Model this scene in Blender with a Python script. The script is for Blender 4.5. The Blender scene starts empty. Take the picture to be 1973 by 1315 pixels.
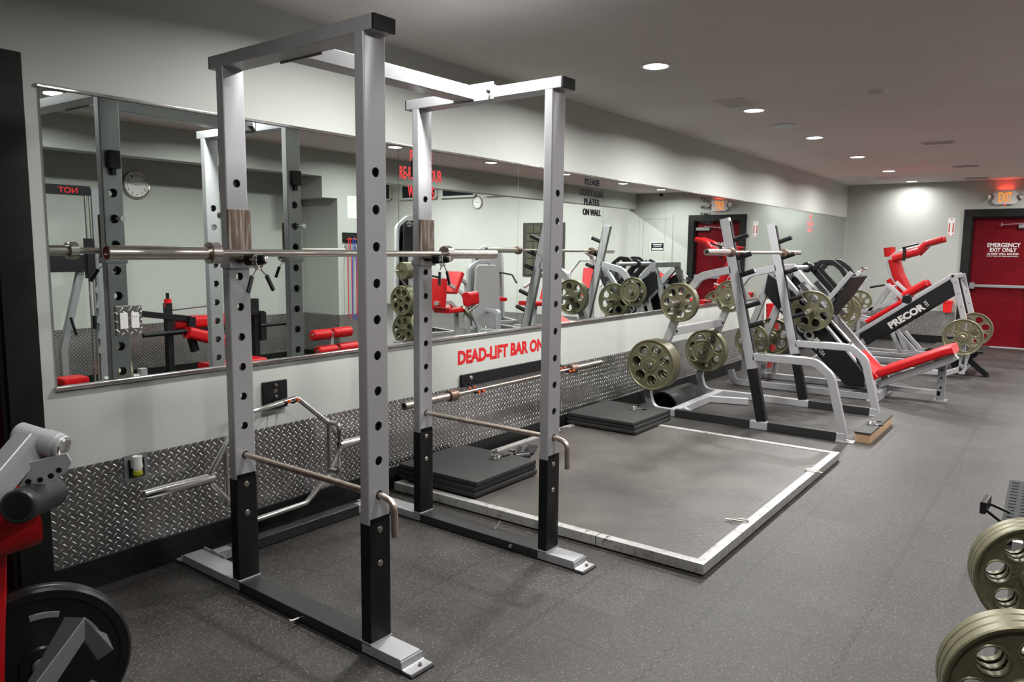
import bpy, bmesh, math, random
from mathutils import Vector, Matrix, Euler
random.seed(7)
S = bpy.context.scene
COL = S.collection
PI = math.pi

# ------------------------------------------------------------------ camera
CAMY, CAMH = -3.267, 1.45
YAW, PIT, ROL, FPX = 0.6386, 0.1194, 0.0101, 1455.4
F_ = Vector((math.cos(YAW)*math.cos(PIT), math.sin(YAW)*math.cos(PIT), -math.sin(PIT)))
R_ = Vector((math.sin(YAW), -math.cos(YAW), 0.0))
U_ = R_.cross(F_)
R2 = R_*math.cos(ROL) + U_*math.sin(ROL)
U2 = -R_*math.sin(ROL) + U_*math.cos(ROL)
cam_data = bpy.data.cameras.new('camera')
cam = bpy.data.objects.new('camera', cam_data)
COL.objects.link(cam)
M = Matrix((R2, U2, -F_)).transposed().to_4x4()
M.translation = Vector((0, CAMY, CAMH))
cam.matrix_world = M
cam_data.sensor_width = 36.0
cam_data.lens = FPX/1973.0*36.0
cam_data.clip_start = 0.05
cam_data.clip_end = 100
S.camera = cam

# ------------------------------------------------------------------ view, world
S.view_settings.view_transform = 'Standard'
S.view_settings.look = 'None'
S.view_settings.gamma = 1
S.view_settings.use_curve_mapping = False
S.view_settings.exposure = 0.1
S.cycles.use_denoising = True
S.cycles.max_bounces = 10
S.cycles.diffuse_bounces = 5
S.cycles.glossy_bounces = 6
S.cycles.sample_clamp_indirect = 6.0
S.cycles.caustics_reflective = False
S.cycles.caustics_refractive = False
W = bpy.data.worlds.new('world'); S.world = W; W.use_nodes = True
W.node_tree.nodes['Background'].inputs[0].default_value = (0.6, 0.62, 0.65, 1)
W.node_tree.nodes['Background'].inputs[1].default_value = 0.02

# recessed ceiling lights: (x, y, ceiling z, watts)
LAMPS = [(x, -1.03, 2.62, 12 if x > 13 else 54) for x in (2.70, 4.51, 6.33, 8.13, 10.0, 11.9, 13.75)]
LAMPS += [(x, -3.15, 2.62, 30) for x in (2.70, 4.50, 6.33, 8.12, 9.95, 11.8, 13.3)]
LAMPS += [(0.85, -1.6, 2.62, 9), (0.85, -2.9, 2.62, 26)]
HALL = [(x, y, 3.4, 190) for x in (8.2, 12.2) for y in (-6.0, -9.3)]

def area_lamp(x, y, z, w, size=0.15, col=(1.0, 0.985, 0.96)):
    l = bpy.data.lights.new('can_lamp', 'AREA'); l.shape = 'DISK'; l.size = size
    l.energy = w; l.color = col; l.spread = math.radians(165)
    o = bpy.data.objects.new('can_lamp', l); COL.objects.link(o)
    o.location = (x, y, z)
    return o
for (x, y, z, w) in LAMPS + HALL:
    area_lamp(x, y, z-0.012, w)

# ------------------------------------------------------------------ materials
def principled(name, col=(0.5, 0.5, 0.5), rough=0.5, metal=0.0, spec=0.5):
    m = bpy.data.materials.new(name); m.use_nodes = True
    b = m.node_tree.nodes['Principled BSDF']
    b.inputs['Base Color'].default_value = (*col, 1)
    b.inputs['Roughness'].default_value = rough
    b.inputs['Metallic'].default_value = metal
    b.inputs['Specular IOR Level'].default_value = spec
    return m
def nd(m, t, **kw):
    n = m.node_tree.nodes.new(t)
    for k, v in kw.items(): setattr(n, k, v)
    return n
def lk(m, a, b): m.node_tree.links.new(a, b)
def bsdf(m): return m.node_tree.nodes['Principled BSDF']
def wpos(m):
    return nd(m, 'ShaderNodeNewGeometry').outputs['Position']
def opos(m):
    return nd(m, 'ShaderNodeTexCoord').outputs['Object']
def mathn(m, op, a, b=None, c=None):
    n = nd(m, 'ShaderNodeMath', operation=op)
    for i, v in enumerate((a, b, c)):
        if v is None: continue
        if isinstance(v, (int, float)): n.inputs[i].default_value = v
        else: lk(m, v, n.inputs[i])
    return n.outputs[0]
def noise(m, vec, scale, detail=3, rough=0.5):
    n = nd(m, 'ShaderNodeTexNoise'); n.inputs['Scale'].default_value = scale
    n.inputs['Detail'].default_value = detail; n.inputs['Roughness'].default_value = rough
    lk(m, vec, n.inputs['Vector']); return n.outputs['Fac']
def ramp(m, fac, stops):
    r = nd(m, 'ShaderNodeValToRGB'); cr = r.color_ramp
    while len(cr.elements) < len(stops): cr.elements.new(0.5)
    for e, (p, c) in zip(cr.elements, stops):
        e.position = p; e.color = (*c, 1) if len(c) == 3 else c
    lk(m, fac, r.inputs[0]); return r.outputs[0]
def bump(m, h, strength=0.3, dist=0.01):
    b = nd(m, 'ShaderNodeBump'); b.inputs['Strength'].default_value = strength
    b.inputs['Distance'].default_value = dist; lk(m, h, b.inputs['Height'])
    lk(m, b.outputs[0], bsdf(m).inputs['Normal']); return b
def speckled(name, c0, c1, rough, metal, scale=60, lo=0.35, hi=0.65, bmp=0.0, rv=0.0, world=False):
    m = principled(name, c0, rough, metal)
    v = wpos(m) if world else opos(m)
    f = noise(m, v, scale, 5, 0.6)
    lk(m, ramp(m, f, [(lo, c0), (hi, c1)]), bsdf(m).inputs['Base Color'])
    if rv:
        lk(m, mathn(m, 'MULTIPLY_ADD', noise(m, v, scale*0.3), rv, rough-rv/2), bsdf(m).inputs['Roughness'])
    if bmp: bump(m, noise(m, v, scale*2), bmp, 0.002)
    return m

SILVER = speckled('silver_powder_coat', (0.385, 0.385, 0.40), (0.43, 0.43, 0.445), 0.36, 0.35, 240, bmp=0.05)

SILVER_D = speckled('grey_powder_coat', (0.20, 0.205, 0.215), (0.24, 0.245, 0.255), 0.42, 0.3, 200, bmp=0.05)
BLACKM = speckled('black_powder_coat', (0.005, 0.005, 0.006), (0.010, 0.010, 0.011), 0.42, 0.0, 90, bmp=0.12)
bsdf(BLACKM).inputs['Specular IOR Level'].default_value = 0.25
BLACKTOP = speckled('worn_black_coat', (0.016, 0.017, 0.018), (0.030, 0.031, 0.032), 0.34, 0.2, 300, bmp=0.1)
RUBBER = speckled('black_rubber', (0.009, 0.009, 0.009), (0.015, 0.0145, 0.0145), 0.62, 0.0, 60, bmp=0.25)
PLASTIC = principled('black_plastic', (0.008, 0.008, 0.009), 0.30, 0, 0.35)
CHROME = speckled('chrome', (0.80, 0.80, 0.80), (0.74, 0.73, 0.72), 0.15, 1.0, 25, rv=0.04)
STEEL = speckled('worn_steel', (0.64, 0.60, 0.55), (0.54, 0.50, 0.45), 0.26, 1.0, 30, rv=0.06)
NICKEL = speckled('worn_nickel', (0.66, 0.58, 0.50), (0.52, 0.42, 0.36), 0.36, 1.0, 30, 0.4, 0.7, rv=0.04)
BROWN = speckled('rusty_steel', (0.24, 0.16, 0.12), (0.15, 0.10, 0.08), 0.4, 0.8, 60)
def hookmat():
    m = principled('scraped_hook_steel', (0.3, 0.22, 0.18), 0.38, 0.75)
    v = opos(m)
    mp = nd(m, 'ShaderNodeMapping'); mp.inputs['Scale'].default_value = (60, 60, 4); lk(m, v, mp.inputs[0])
    f = noise(m, mp.outputs[0], 1.5, 4)
    lk(m, ramp(m, f, [(0.35, (0.17, 0.115, 0.09)), (0.55, (0.27, 0.21, 0.17)), (0.7, (0.62, 0.58, 0.53))]), bsdf(m).inputs['Base Color'])
    return m
HOOKM = hookmat()
PLATEM = speckled('olive_iron', (0.140, 0.132, 0.078), (0.172, 0.162, 0.098), 0.40, 0.45, 30, bmp=0.1, rv=0.12)
PLATE_EDGE = speckled('worn_olive_edge', (0.10, 0.085, 0.045), (0.24, 0.21, 0.12), 0.45, 0.4, 90)
REDV = speckled('red_vinyl', (0.43, 0.006, 0.009), (0.48, 0.009, 0.012), 0.33, 0.0, 20, bmp=0.1)
bsdf(REDV).inputs['Specular IOR Level'].default_value = 0.3
REDM = principled('red_paint', (0.42, 0.004, 0.008), 0.35)
REDP = principled('red_plastic', (0.62, 0.006, 0.008), 0.4)
ORANGE = principled('orange_rubber', (0.85, 0.10, 0.01), 0.5)
WHITE = principled('white_plastic', (0.78, 0.78, 0.76), 0.35)
SHADED_GREY = principled('shaded_grey_paint', (0.075, 0.077, 0.08), 0.4, 0.2)  # silver tubes of the near left frame, their shade put into the colour
SHAFT = speckled('dull_bar_steel', (0.40, 0.36, 0.32), (0.30, 0.26, 0.23), 0.3, 1.0, 25)
PAPER = principled('paper', (0.80, 0.80, 0.78), 0.7)
REDTXT = principled('red_vinyl_letters', (0.50, 0.003, 0.006), 0.6)
MATTE = principled('matte_dark_grey', (0.05, 0.052, 0.053), 0.8, 0, 0.2)
BLKTXT = principled('black_vinyl_letters', (0.004, 0.004, 0.005), 0.7, 0, 0.1)
WHTTXT = principled('white_vinyl_letters', (0.72, 0.72, 0.72), 0.5)
GREYTXT = principled('silver_letters', (0.62, 0.62, 0.60), 0.4, 0.3)
WOODM = speckled('plywood_edge', (0.44, 0.29, 0.17), (0.35, 0.22, 0.12), 0.6, 0.0, 18)
BRASS = principled('brass_carabiner', (0.66, 0.63, 0.55), 0.3, 1.0)
GLASSY = principled('dark_night_glass', (0.012, 0.016, 0.022), 0.08)
LIQUID = principled('yellow_green_liquid', (0.62, 0.62, 0.04), 0.1)
bsdf(LIQUID).inputs['Transmission Weight'].default_value = 0.4
BLUE = principled('blue_rubber', (0.01, 0.08, 0.42), 0.5)
GREEN = principled('green_rubber', (0.0, 0.25, 0.07), 0.5)
REDB = principled('red_rubber', (0.55, 0.02, 0.03), 0.5)
PURPLE = principled('purple_rubber', (0.12, 0.03, 0.16), 0.5)
def mirror_mat():
    m = principled('mirror_glass', (0.80, 0.865, 0.83), 0.0, 1.0)
    return m
MIRROR = mirror_mat()
def wall_mat(name, c, rough=0.55):
    m = principled(name, c, rough, 0, 0.35)
    p = wpos(m)
    f = noise(m, p, 1.3, 4, 0.55)
    c2 = tuple(x*0.93 for x in c)
    lk(m, ramp(m, f, [(0.3, c2), (0.7, c)]), bsdf(m).inputs['Base Color'])
    bump(m, noise(m, p, 220, 3), 0.08, 0.002)
    return m
WALL = wall_mat('grey_green_wall_paint', (0.46, 0.48, 0.45))
WALL_U = wall_mat('light_grey_wall_paint', (0.50, 0.50, 0.48))
CEIL = wall_mat('ceiling_paint', (0.85, 0.82, 0.79), 0.8)
TRIMB = speckled('black_trim_paint', (0.007, 0.007, 0.007), (0.010, 0.010, 0.010), 0.45, 0, 15, bmp=0.03)
bsdf(TRIMB).inputs['Specular IOR Level'].default_value = 0.25
def floor_mat():
    m = principled('rubber_tile_floor', (0.09, 0.085, 0.08), 0.5, 0, 0.32)
    p = wpos(m)
    fine = noise(m, p, 260, 2, 0.6)
    big = noise(m, p, 1.1, 5, 0.6)
    mid = noise(m, p, 6, 4, 0.6)
    base = ramp(m, big, [(0.3, (0.019, 0.0178, 0.0168)), (0.5, (0.031, 0.029, 0.0272)), (0.72, (0.044, 0.0405, 0.038))])
    mx = nd(m, 'ShaderNodeMixRGB', blend_type='MULTIPLY'); mx.inputs[0].default_value = 0.85
    lk(m, base, mx.inputs[1])
    lk(m, ramp(m, mid, [(0.3, (0.75, 0.74, 0.73)), (0.7, (1, 1, 1))]), mx.inputs[2])
    # pale rubber flecks
    vor = nd(m, 'ShaderNodeTexVoronoi'); vor.inputs['Scale'].default_value = 130
    lk(m, p, vor.inputs['Vector'])
    dots = mathn(m, 'LESS_THAN', vor.outputs['Distance'], 0.30)
    keep = mathn(m, 'GREATER_THAN', noise(m, p, 75, 2, 0.7), 0.50)
    fl = mathn(m, 'MULTIPLY', dots, keep)
    fl = mathn(m, 'MULTIPLY', fl, 0.8)
    mx2 = nd(m, 'ShaderNodeMixRGB'); lk(m, fl, mx2.inputs[0]); lk(m, mx.outputs[0], mx2.inputs[1])
    mx2.inputs[2].default_value = (0.165, 0.145, 0.13, 1)
    # interlocking tile seams: straight toothed lines every 0.51 m in y, wavy in x
    sx = nd(m, 'ShaderNodeSeparateXYZ'); lk(m, p, sx.inputs[0])
    X, Y = sx.outputs[0], sx.outputs[1]
    tooth = mathn(m, 'PINGPONG', mathn(m, 'ADD', X, 50), 0.03)
    tri = mathn(m, 'GREATER_THAN', tooth, 0.014)
    yy = mathn(m, 'MULTIPLY_ADD', tri, 0.012, mathn(m, 'ADD', Y, 20.0+2.452))
    fy = mathn(m, 'ABSOLUTE', mathn(m, 'SUBTRACT', mathn(m, 'MODULO', mathn(m, 'ADD', yy, 0.26), 0.52), 0.26))
    sy = mathn(m, 'LESS_THAN', fy, 0.0045)
    wob = mathn(m, 'MULTIPLY', mathn(m, 'SINE', mathn(m, 'MULTIPLY', Y, 110)), 0.004)
    xx = mathn(m, 'ADD', mathn(m, 'ADD', X, wob), 50-5.238)
    fx = mathn(m, 'ABSOLUTE', mathn(m, 'SUBTRACT', mathn(m, 'MODULO', mathn(m, 'ADD', xx, 0.28), 0.56), 0.28))
    sxx = mathn(m, 'LESS_THAN', fx, 0.0036)
    seam = mathn(m, 'MULTIPLY', mathn(m, 'MAXIMUM', sy, mathn(m, 'MULTIPLY', sxx, 0.75)), 0.85)
    mx3 = nd(m, 'ShaderNodeMixRGB'); lk(m, seam, mx3.inputs[0]); lk(m, mx2.outputs[0], mx3.inputs[1])
    mx3.inputs[2].default_value = (0.012, 0.011, 0.011, 1)
    cx_ = mathn(m, 'FLOOR', mathn(m, 'DIVIDE', mathn(m, 'ADD', xx, 0.28), 0.56)); cy_ = mathn(m, 'FLOOR', mathn(m, 'DIVIDE', mathn(m, 'ADD', yy, 0.26), 0.52))
    cb_ = nd(m, 'ShaderNodeCombineXYZ'); lk(m, cx_, cb_.inputs[0]); lk(m, cy_, cb_.inputs[1])
    wn_ = nd(m, 'ShaderNodeTexWhiteNoise'); wn_.noise_dimensions = '2D'; lk(m, cb_.outputs[0], wn_.inputs['Vector'])
    vv = mathn(m, 'MULTIPLY_ADD', wn_.outputs['Value'], 0.34, 0.86)
    sc_ = nd(m, 'ShaderNodeVectorMath', operation='SCALE'); lk(m, mx3.outputs[0], sc_.inputs[0]); lk(m, vv, sc_.inputs['Scale'])
    lk(m, sc_.outputs[0], bsdf(m).inputs['Base Color'])
    lk(m, mathn(m, 'MULTIPLY_ADD', big, 0.25, 0.34), bsdf(m).inputs['Roughness'])
    bump(m, mathn(m, 'SUBTRACT', noise(m, p, 400, 2), mathn(m, 'MULTIPLY', seam, 3)), 0.35, 0.002)
    return m
FLOOR = floor_mat()
def platform_mat():
    m = principled('platform_rubber', (0.09, 0.085, 0.08), 0.5)
    p = wpos(m)
    big = noise(m, p, 2.2, 5, 0.6)
    base = ramp(m, big, [(0.3, (0.044, 0.039, 0.036)), (0.7, (0.078, 0.069, 0.063))])
    vor = nd(m, 'ShaderNodeTexVoronoi'); vor.inputs['Scale'].default_value = 170
    lk(m, p, vor.inputs['Vector'])
    fl = mathn(m, 'MULTIPLY', mathn(m, 'LESS_THAN', vor.outputs['Distance'], 0.25), 0.6)
    mx2 = nd(m, 'ShaderNodeMixRGB'); lk(m, fl, mx2.inputs[0]); lk(m, base, mx2.inputs[1])
    mx2.inputs[2].default_value = (0.14, 0.12, 0.105, 1)
    lk(m, mx2.outputs[0], bsdf(m).inputs['Base Color'])
    d = tread(m, p, 0.034, 0, 1)
    lk(m, mathn(m, 'MULTIPLY_ADD', big, 0.3, 0.28), bsdf(m).inputs['Roughness'])
    bump(m, d, 0.25, 0.002)
    return m
def tread(m, p, s, a=0, b=2, chain=True):
    """alternating raised lozenges of diamond plate over axes a,b of p -> 0..1 height"""
    sp = nd(m, 'ShaderNodeSeparateXYZ'); lk(m, p, sp.inputs[0])
    U = mathn(m, 'DIVIDE', sp.outputs[a], s); V = mathn(m, 'DIVIDE', sp.outputs[b], s)
    U = mathn(m, 'ADD', U, 1000.0); V = mathn(m, 'ADD', V, 1000.0)
    def lattice(du, dv, sgn):
        u = mathn(m, 'ADD', U, du); v = mathn(m, 'ADD', V, dv)
        # lattice of period 2 in both axes
        cu = mathn(m, 'SUBTRACT', mathn(m, 'MODULO', u, 2.0), 1.0)
        cv = mathn(m, 'SUBTRACT', mathn(m, 'MODULO', v, 2.0), 1.0)
        k = 0.7071
        q = mathn(m, 'MULTIPLY', mathn(m, 'ADD', cu, mathn(m, 'MULTIPLY', cv, sgn)), k)
        r = mathn(m, 'MULTIPLY', mathn(m, 'SUBTRACT', cu, mathn(m, 'MULTIPLY', cv, sgn)), k)
        e = mathn(m, 'ADD', mathn(m, 'POWER', mathn(m, 'ABSOLUTE', mathn(m, 'DIVIDE', q, 0.50 if chain else 0.74)), 2.0),
                  mathn(m, 'POWER', mathn(m, 'ABSOLUTE', mathn(m, 'DIVIDE', r, 0.14 if chain else 0.19)), 2.0))
        mr = nd(m, 'ShaderNodeMapRange'); mr.interpolation_type = 'SMOOTHSTEP'
        mr.inputs['From Min'].default_value = 1.15; mr.inputs['From Max'].default_value = 0.2
        lk(m, e, mr.inputs['Value']); return mr.outputs[0]
    if not chain: return mathn(m, 'MAXIMUM', lattice(0, 0, 1), lattice(1, 1, -1))
    h = mathn(m, 'MAXIMUM', lattice(0, 0, 1), lattice(1, 1, 1))
    h2 = mathn(m, 'MAXIMUM', lattice(1, 0, -1), lattice(0, 1, -1))
    return mathn(m, 'MAXIMUM', h, h2)
def diamond_mat(name, a, b, s=0.0182):
    m = principled(name, (0.42, 0.41, 0.41), 0.33, 1.0)
    p = wpos(m)
    d = tread(m, p, s, a, b, chain=False)
    n = noise(m, p, 5, 5, 0.7)
    mxd = nd(m, 'ShaderNodeMixRGB'); lk(m, d, mxd.inputs[0])
    lk(m, ramp(m, n, [(0.3, (0.26, 0.26, 0.265)), (0.55, (0.34, 0.335, 0.33)), (0.75, (0.44, 0.43, 0.415))]), mxd.inputs[1])
    mxd.inputs[2].default_value = (0.86, 0.85, 0.83, 1)  # lozenges lighter: polished tops, with glints off their slopes put into the colour
    lk(m, mxd.outputs[0], bsdf(m).inputs['Base Color'])
    lk(m, mathn(m, 'MULTIPLY_ADD', noise(m, p, 9, 3), 0.16, 0.24), bsdf(m).inputs['Roughness'])
    bump(m, d, 1.0, 0.0035)
    return m
DIAMOND = diamond_mat('diamond_plate_left', 0, 2)
DIAMOND_Y = diamond_mat('diamond_plate_back', 1, 2)
PLATF = platform_mat()
def scuffed_mat():
    m = principled('scuffed_silver_paint', (0.56, 0.56, 0.55), 0.4, 0.3)
    p = wpos(m)
    f = noise(m, p, 28, 6, 0.75)
    lk(m, ramp(m, f, [(0.52, (0.40, 0.40, 0.39)), (0.60, (0.32, 0.29, 0.27)), (0.66, (0.11, 0.075, 0.06))]), bsdf(m).inputs['Base Color'])
    return m
SCUFF = scuffed_mat()
def glow(name, col, s):
    m = bpy.data.materials.new(name); m.use_nodes = True
    nt = m.node_tree; nt.nodes.clear()
    e = nt.nodes.new('ShaderNodeEmission'); e.inputs[0].default_value = (*col, 1); e.inputs[1].default_value = s
    o = nt.nodes.new('ShaderNodeOutputMaterial'); nt.links.new(e.outputs[0], o.inputs[0]); return m
LENS = glow('lamp_lens', (1.0, 0.99, 0.97), 9.0)
EXITG = glow('exit_letters', (1.0, 0.24, 0.008), 1.5)
REDG = glow('exit_red_indicator', (1.0, 0.01, 0.01), 3.0)

# ------------------------------------------------------------------ mesh helpers
def BM(): return bmesh.new()
def box(bm, x0, x1, y0, y1, z0, z1, ch=0.0, mi=0):
    x0, x1 = min(x0, x1), max(x0, x1); y0, y1 = min(y0, y1), max(y0, y1); z0, z1 = min(z0, z1), max(z0, z1)
    r = bmesh.ops.create_cube(bm, size=1.0)
    vs = r['verts']
    for v in vs:
        v.co = Vector(((x0+x1)/2+v.co.x*(x1-x0), (y0+y1)/2+v.co.y*(y1-y0), (z0+z1)/2+v.co.z*(z1-z0)))
    fs = {f for v in vs for f in v.link_faces}
    for f in fs: f.material_index = mi
    if ch > 0:
        es = {e for v in vs for e in v.link_edges}
        r = bmesh.ops.bevel(bm, geom=list(es), offset=ch, segments=2, affect='EDGES', profile=0.6)
        for f in r['faces']: f.material_index = mi
    return vs
def rectprof(a, b, c=0.004):
    c = min(c, a*0.3, b*0.3); a /= 2; b /= 2
    pts = []
    for sx, sy, seq in ((1, 1, 0), (-1, 1, 1), (-1, -1, 2), (1, -1, 3)):
        for k in range(4):
            t = math.radians(seq*90 + k*30)
            pts.append((sx*(a-c)+c*math.cos(t), sy*(b-c)+c*math.sin(t)))
    return pts
def circprof(r, n=16):
    return [(r*math.cos(2*PI*k/n), r*math.sin(2*PI*k/n)) for k in range(n)]
def sweep(bm, pts, prof, nrm=None, closed=False, mi=0, cap=True):
    """prof (a,b): a along nrm, b along tangent x nrm; mitred corners"""
    P = [Vector(p) for p in pts]; n = len(P)
    if nrm is None:
        t = (P[1]-P[0]).normalized()
        nrm = Vector((0, 0, 1)) if abs(t.z) < 0.9 else Vector((1, 0, 0))
    nrm = Vector(nrm).normalized()
    rings = []
    for i in range(n):
        if closed: a = (P[i]-P[i-1]).normalized(); b = (P[(i+1) % n]-P[i]).normalized()
        else:
            b = (P[min(i+1, n-1)]-P[min(i, n-2)]).normalized()
            a = (P[max(i, 1)]-P[max(i-1, 0)]).normalized()
        t = (a+b).normalized()
        N = (nrm - t*nrm.dot(t)).normalized()
        B = t.cross(N)
        c = max(0.35, t.dot(a))
        ring = []
        # stretch only in the bend plane
        bendv = (b-a)
        for (u, v) in prof:
            o = N*u + B*v
            if bendv.length > 1e-5:
                d = bendv.normalized(); d = (d - t*d.dot(t)).normalized()
                o = o + d*(o.dot(d))*(1/c-1)
            ring.append(bm.verts.new(P[i]+o))
        rings.append(ring)
    m = len(prof)
    for i in range(n if closed else n-1):
        A = rings[i]; Bq = rings[(i+1) % n]
        for k in range(m):
            f = bm.faces.new((A[k], A[(k+1) % m], Bq[(k+1) % m], Bq[k])); f.material_index = mi
    if cap and not closed:
        f = bm.faces.new(list(reversed(rings[0]))); f.material_index = mi
        f = bm.faces.new(rings[-1]); f.material_index = mi
def fil(pts, r, n=5):
    """round the inner corners of a polyline"""
    P = [Vector(p) for p in pts]; out = [P[0]]
    for i in range(1, len(P)-1):
        a = (P[i-1]-P[i]); b = (P[i+1]-P[i]); la, lb = a.length, b.length
        a.normalize(); b.normalize()
        ang = a.angle(b)
        if ang > PI-0.02: out.append(P[i]); continue
        d = min(r/math.tan(ang/2), la*0.49, lb*0.49)
        p0 = P[i]+a*d; p1 = P[i]+b*d
        for k in range(n+1):
            t = k/n
            out.append(p0*(1-t)**2 + P[i]*2*t*(1-t) + p1*t*t)
    out.append(P[-1]); return out
def tube(bm, pts, r, n=16, mi=0, rf=0.0, **kw):
    if rf: pts = fil(pts, rf)
    sweep(bm, pts, circprof(r, n), mi=mi, **kw)
def bar(bm, pts, a, b, nrm, rf=0.0, c=0.004, mi=0, nf=6, **kw):
    """square tube; a = width along nrm, b = width in the bend plane"""
    if rf: pts = fil(pts, rf, nf)
    sweep(bm, pts, rectprof(a, b, c), nrm=nrm, mi=mi, **kw)
def frame_axes(axis):
    z = Vector(axis).normalized()
    x = Vector((0, 0, 1)) if abs(z.z) < 0.95 else Vector((1, 0, 0))
    x = (x - z*x.dot(z)).normalized(); y = z.cross(x); return x, y, z
def lathe(bm, prof, org=(0, 0, 0), axis=(0, 0, 1), n=32, mi=0, close=False):
    """prof [(r, h)] revolved about axis"""
    X, Y, Z = frame_axes(axis); O = Vector(org); rings = []
    for (r, h) in prof:
        if r < 1e-6: rings.append([bm.verts.new(O+Z*h)])
        else: rings.append([bm.verts.new(O+Z*h+X*(r*math.cos(2*PI*k/n))+Y*(r*math.sin(2*PI*k/n))) for k in range(n)])
    L = len(rings)
    for i in range(L if close else L-1):
        A, B = rings[i], rings[(i+1) % L]
        for k in range(n):
            q = (k+1) % n
            if len(A) == 1 and len(B) == 1: continue
            if len(A) == 1: f = bm.faces.new((A[0], B[k], B[q]))
            elif len(B) == 1: f = bm.faces.new((A[k], B[0], A[q]))
            else: f = bm.faces.new((A[k], B[k], B[q], A[q]))
            f.material_index = mi
def cyl(bm, p0, p1, r, n=24, mi=0, r2=None, ch=0.0):
    p0, p1 = Vector(p0), Vector(p1); L = (p1-p0).length; r2 = r if r2 is None else r2
    c = min(ch, r*0.4)
    pr = [(0, 0), (r-c, 0)] + ([(r, c), (r2, L-c)] if c else [(r, 0), (r2, L)]) + ([(r2-c, L)] if c else []) + [(0, L)]
    if not c: pr = [(0, 0), (r, 0), (r2, L), (0, L)]
    lathe(bm, pr, p0, p1-p0, n, mi)
def prism(bm, poly, d, o=(0, 0, 0), U=(1, 0, 0), V=(0, 1, 0), mi=0, ch=0.0):
    """polygon poly in the U,V plane at o, extruded d along UxV"""
    U, V = Vector(U), Vector(V); N = U.cross(V).normalized(); o = Vector(o)
    a = [bm.verts.new(o+U*u+V*v) for u, v in poly]; b = [bm.verts.new(x.co+N*d) for x in a]
    fs = [bm.faces.new(list(reversed(a))), bm.faces.new(b)]
    n = len(a)
    for k in range(n): fs.append(bm.faces.new((a[k], a[(k+1) % n], b[(k+1) % n], b[k])))
    for f in fs: f.material_index = mi
    if ch:
        es = {e for f in fs for e in f.edges}
        r = bmesh.ops.bevel(bm, geom=list(es), offset=ch, segments=2, affect='EDGES', profile=0.6)
        for f in r['faces']: f.material_index = mi
def pad(bm, pts, w, t, nrm, ch=0.02, mi=0):
    """upholstered slab: swept rounded slab along pts (flat path), width w along nrm, thickness t"""
    sweep(bm, pts, rectprof(w, t, min(ch, t*0.45)), nrm=nrm, mi=mi)
    bmesh.ops.recalc_face_normals(bm, faces=bm.faces[:])
def inv(o):
    return o.matrix_basis.inverted()
def finish(bm, name, mats, parent=None, M=None, smooth=True, ang=32, recalc=True):
    if recalc: bmesh.ops.recalc_face_normals(bm, faces=bm.faces[:])
    if M is not None: bm.transform(M)
    me = bpy.data.meshes.new(name); bm.to_mesh(me); bm.free()
    if not isinstance(mats, (list, tuple)): mats = [mats]
    for x in mats: me.materials.append(x)
    if smooth and len(me.polygons):
        me.polygons.foreach_set('use_smooth', [True]*len(me.polygons))
        me.set_sharp_from_angle(angle=math.radians(ang))
    o = bpy.data.objects.new(name, me); COL.objects.link(o)
    if smooth:
        wn = o.modifiers.new('weighted_normals', 'WEIGHTED_NORMAL'); wn.keep_sharp = True
    if parent: o.parent = parent
    return o
ROOTM = {}
def thing(name, label, cat, loc=(0, 0, 0), rotz=0.0, group=None):
    o = bpy.data.objects.new(name, None); COL.objects.link(o); o.empty_display_size = 0.1
    o.location = loc; o.rotation_euler = (0, 0, rotz)
    o['label'] = label; o['category'] = cat
    if group: o['group'] = group
    ROOTM[o.name] = (Matrix.Translation(Vector(loc)) @ Matrix.Rotation(rotz, 4, 'Z'))
    return o
def rootof(o):
    while o.parent: o = o.parent
    return o
def part(name, bm, mats, parent, local=False, label=None, **kw):
    """mesh given in world space (or in the thing's own space when local)"""
    M = None if local else ROOTM[rootof(parent).name].inverted()
    o = finish(bm, name, mats, parent, M, **kw)
    if label: o['label'] = label
    return o
def solo(name, bm, mats, label, cat, group=None, **kw):
    """a thing that is one mesh, its origin at the middle of its foot"""
    xs = [v.co for v in bm.verts]
    lo = Vector([min(v[i] for v in xs) for i in range(3)]); hi = Vector([max(v[i] for v in xs) for i in range(3)])
    c = Vector(((lo.x+hi.x)/2, (lo.y+hi.y)/2, lo.z))
    o = finish(bm, name, mats, None, Matrix.Translation(-c), **kw); o.location = c
    o['label'] = label; o['category'] = cat
    if group: o['group'] = group
    ROOTM[o.name] = Matrix.Translation(c)
    return o
def struct(name, bm, mats, parent=None, **kw):
    o = finish(bm, name, mats, parent, None, **kw); o['kind'] = 'structure'; return o
def copy_tree(o, parent=None):
    c = o.copy(); COL.objects.link(c); c.parent = parent
    for ch in list(o.children): copy_tree(ch, c)
    return c
def dup(o, loc, label=None, rot=None, group=None):
    c = copy_tree(o); c.location = loc
    if rot is not None: c.rotation_euler = rot
    if label: c['label'] = label
    if group: c['group'] = group
    return c
_tc = {}
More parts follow.
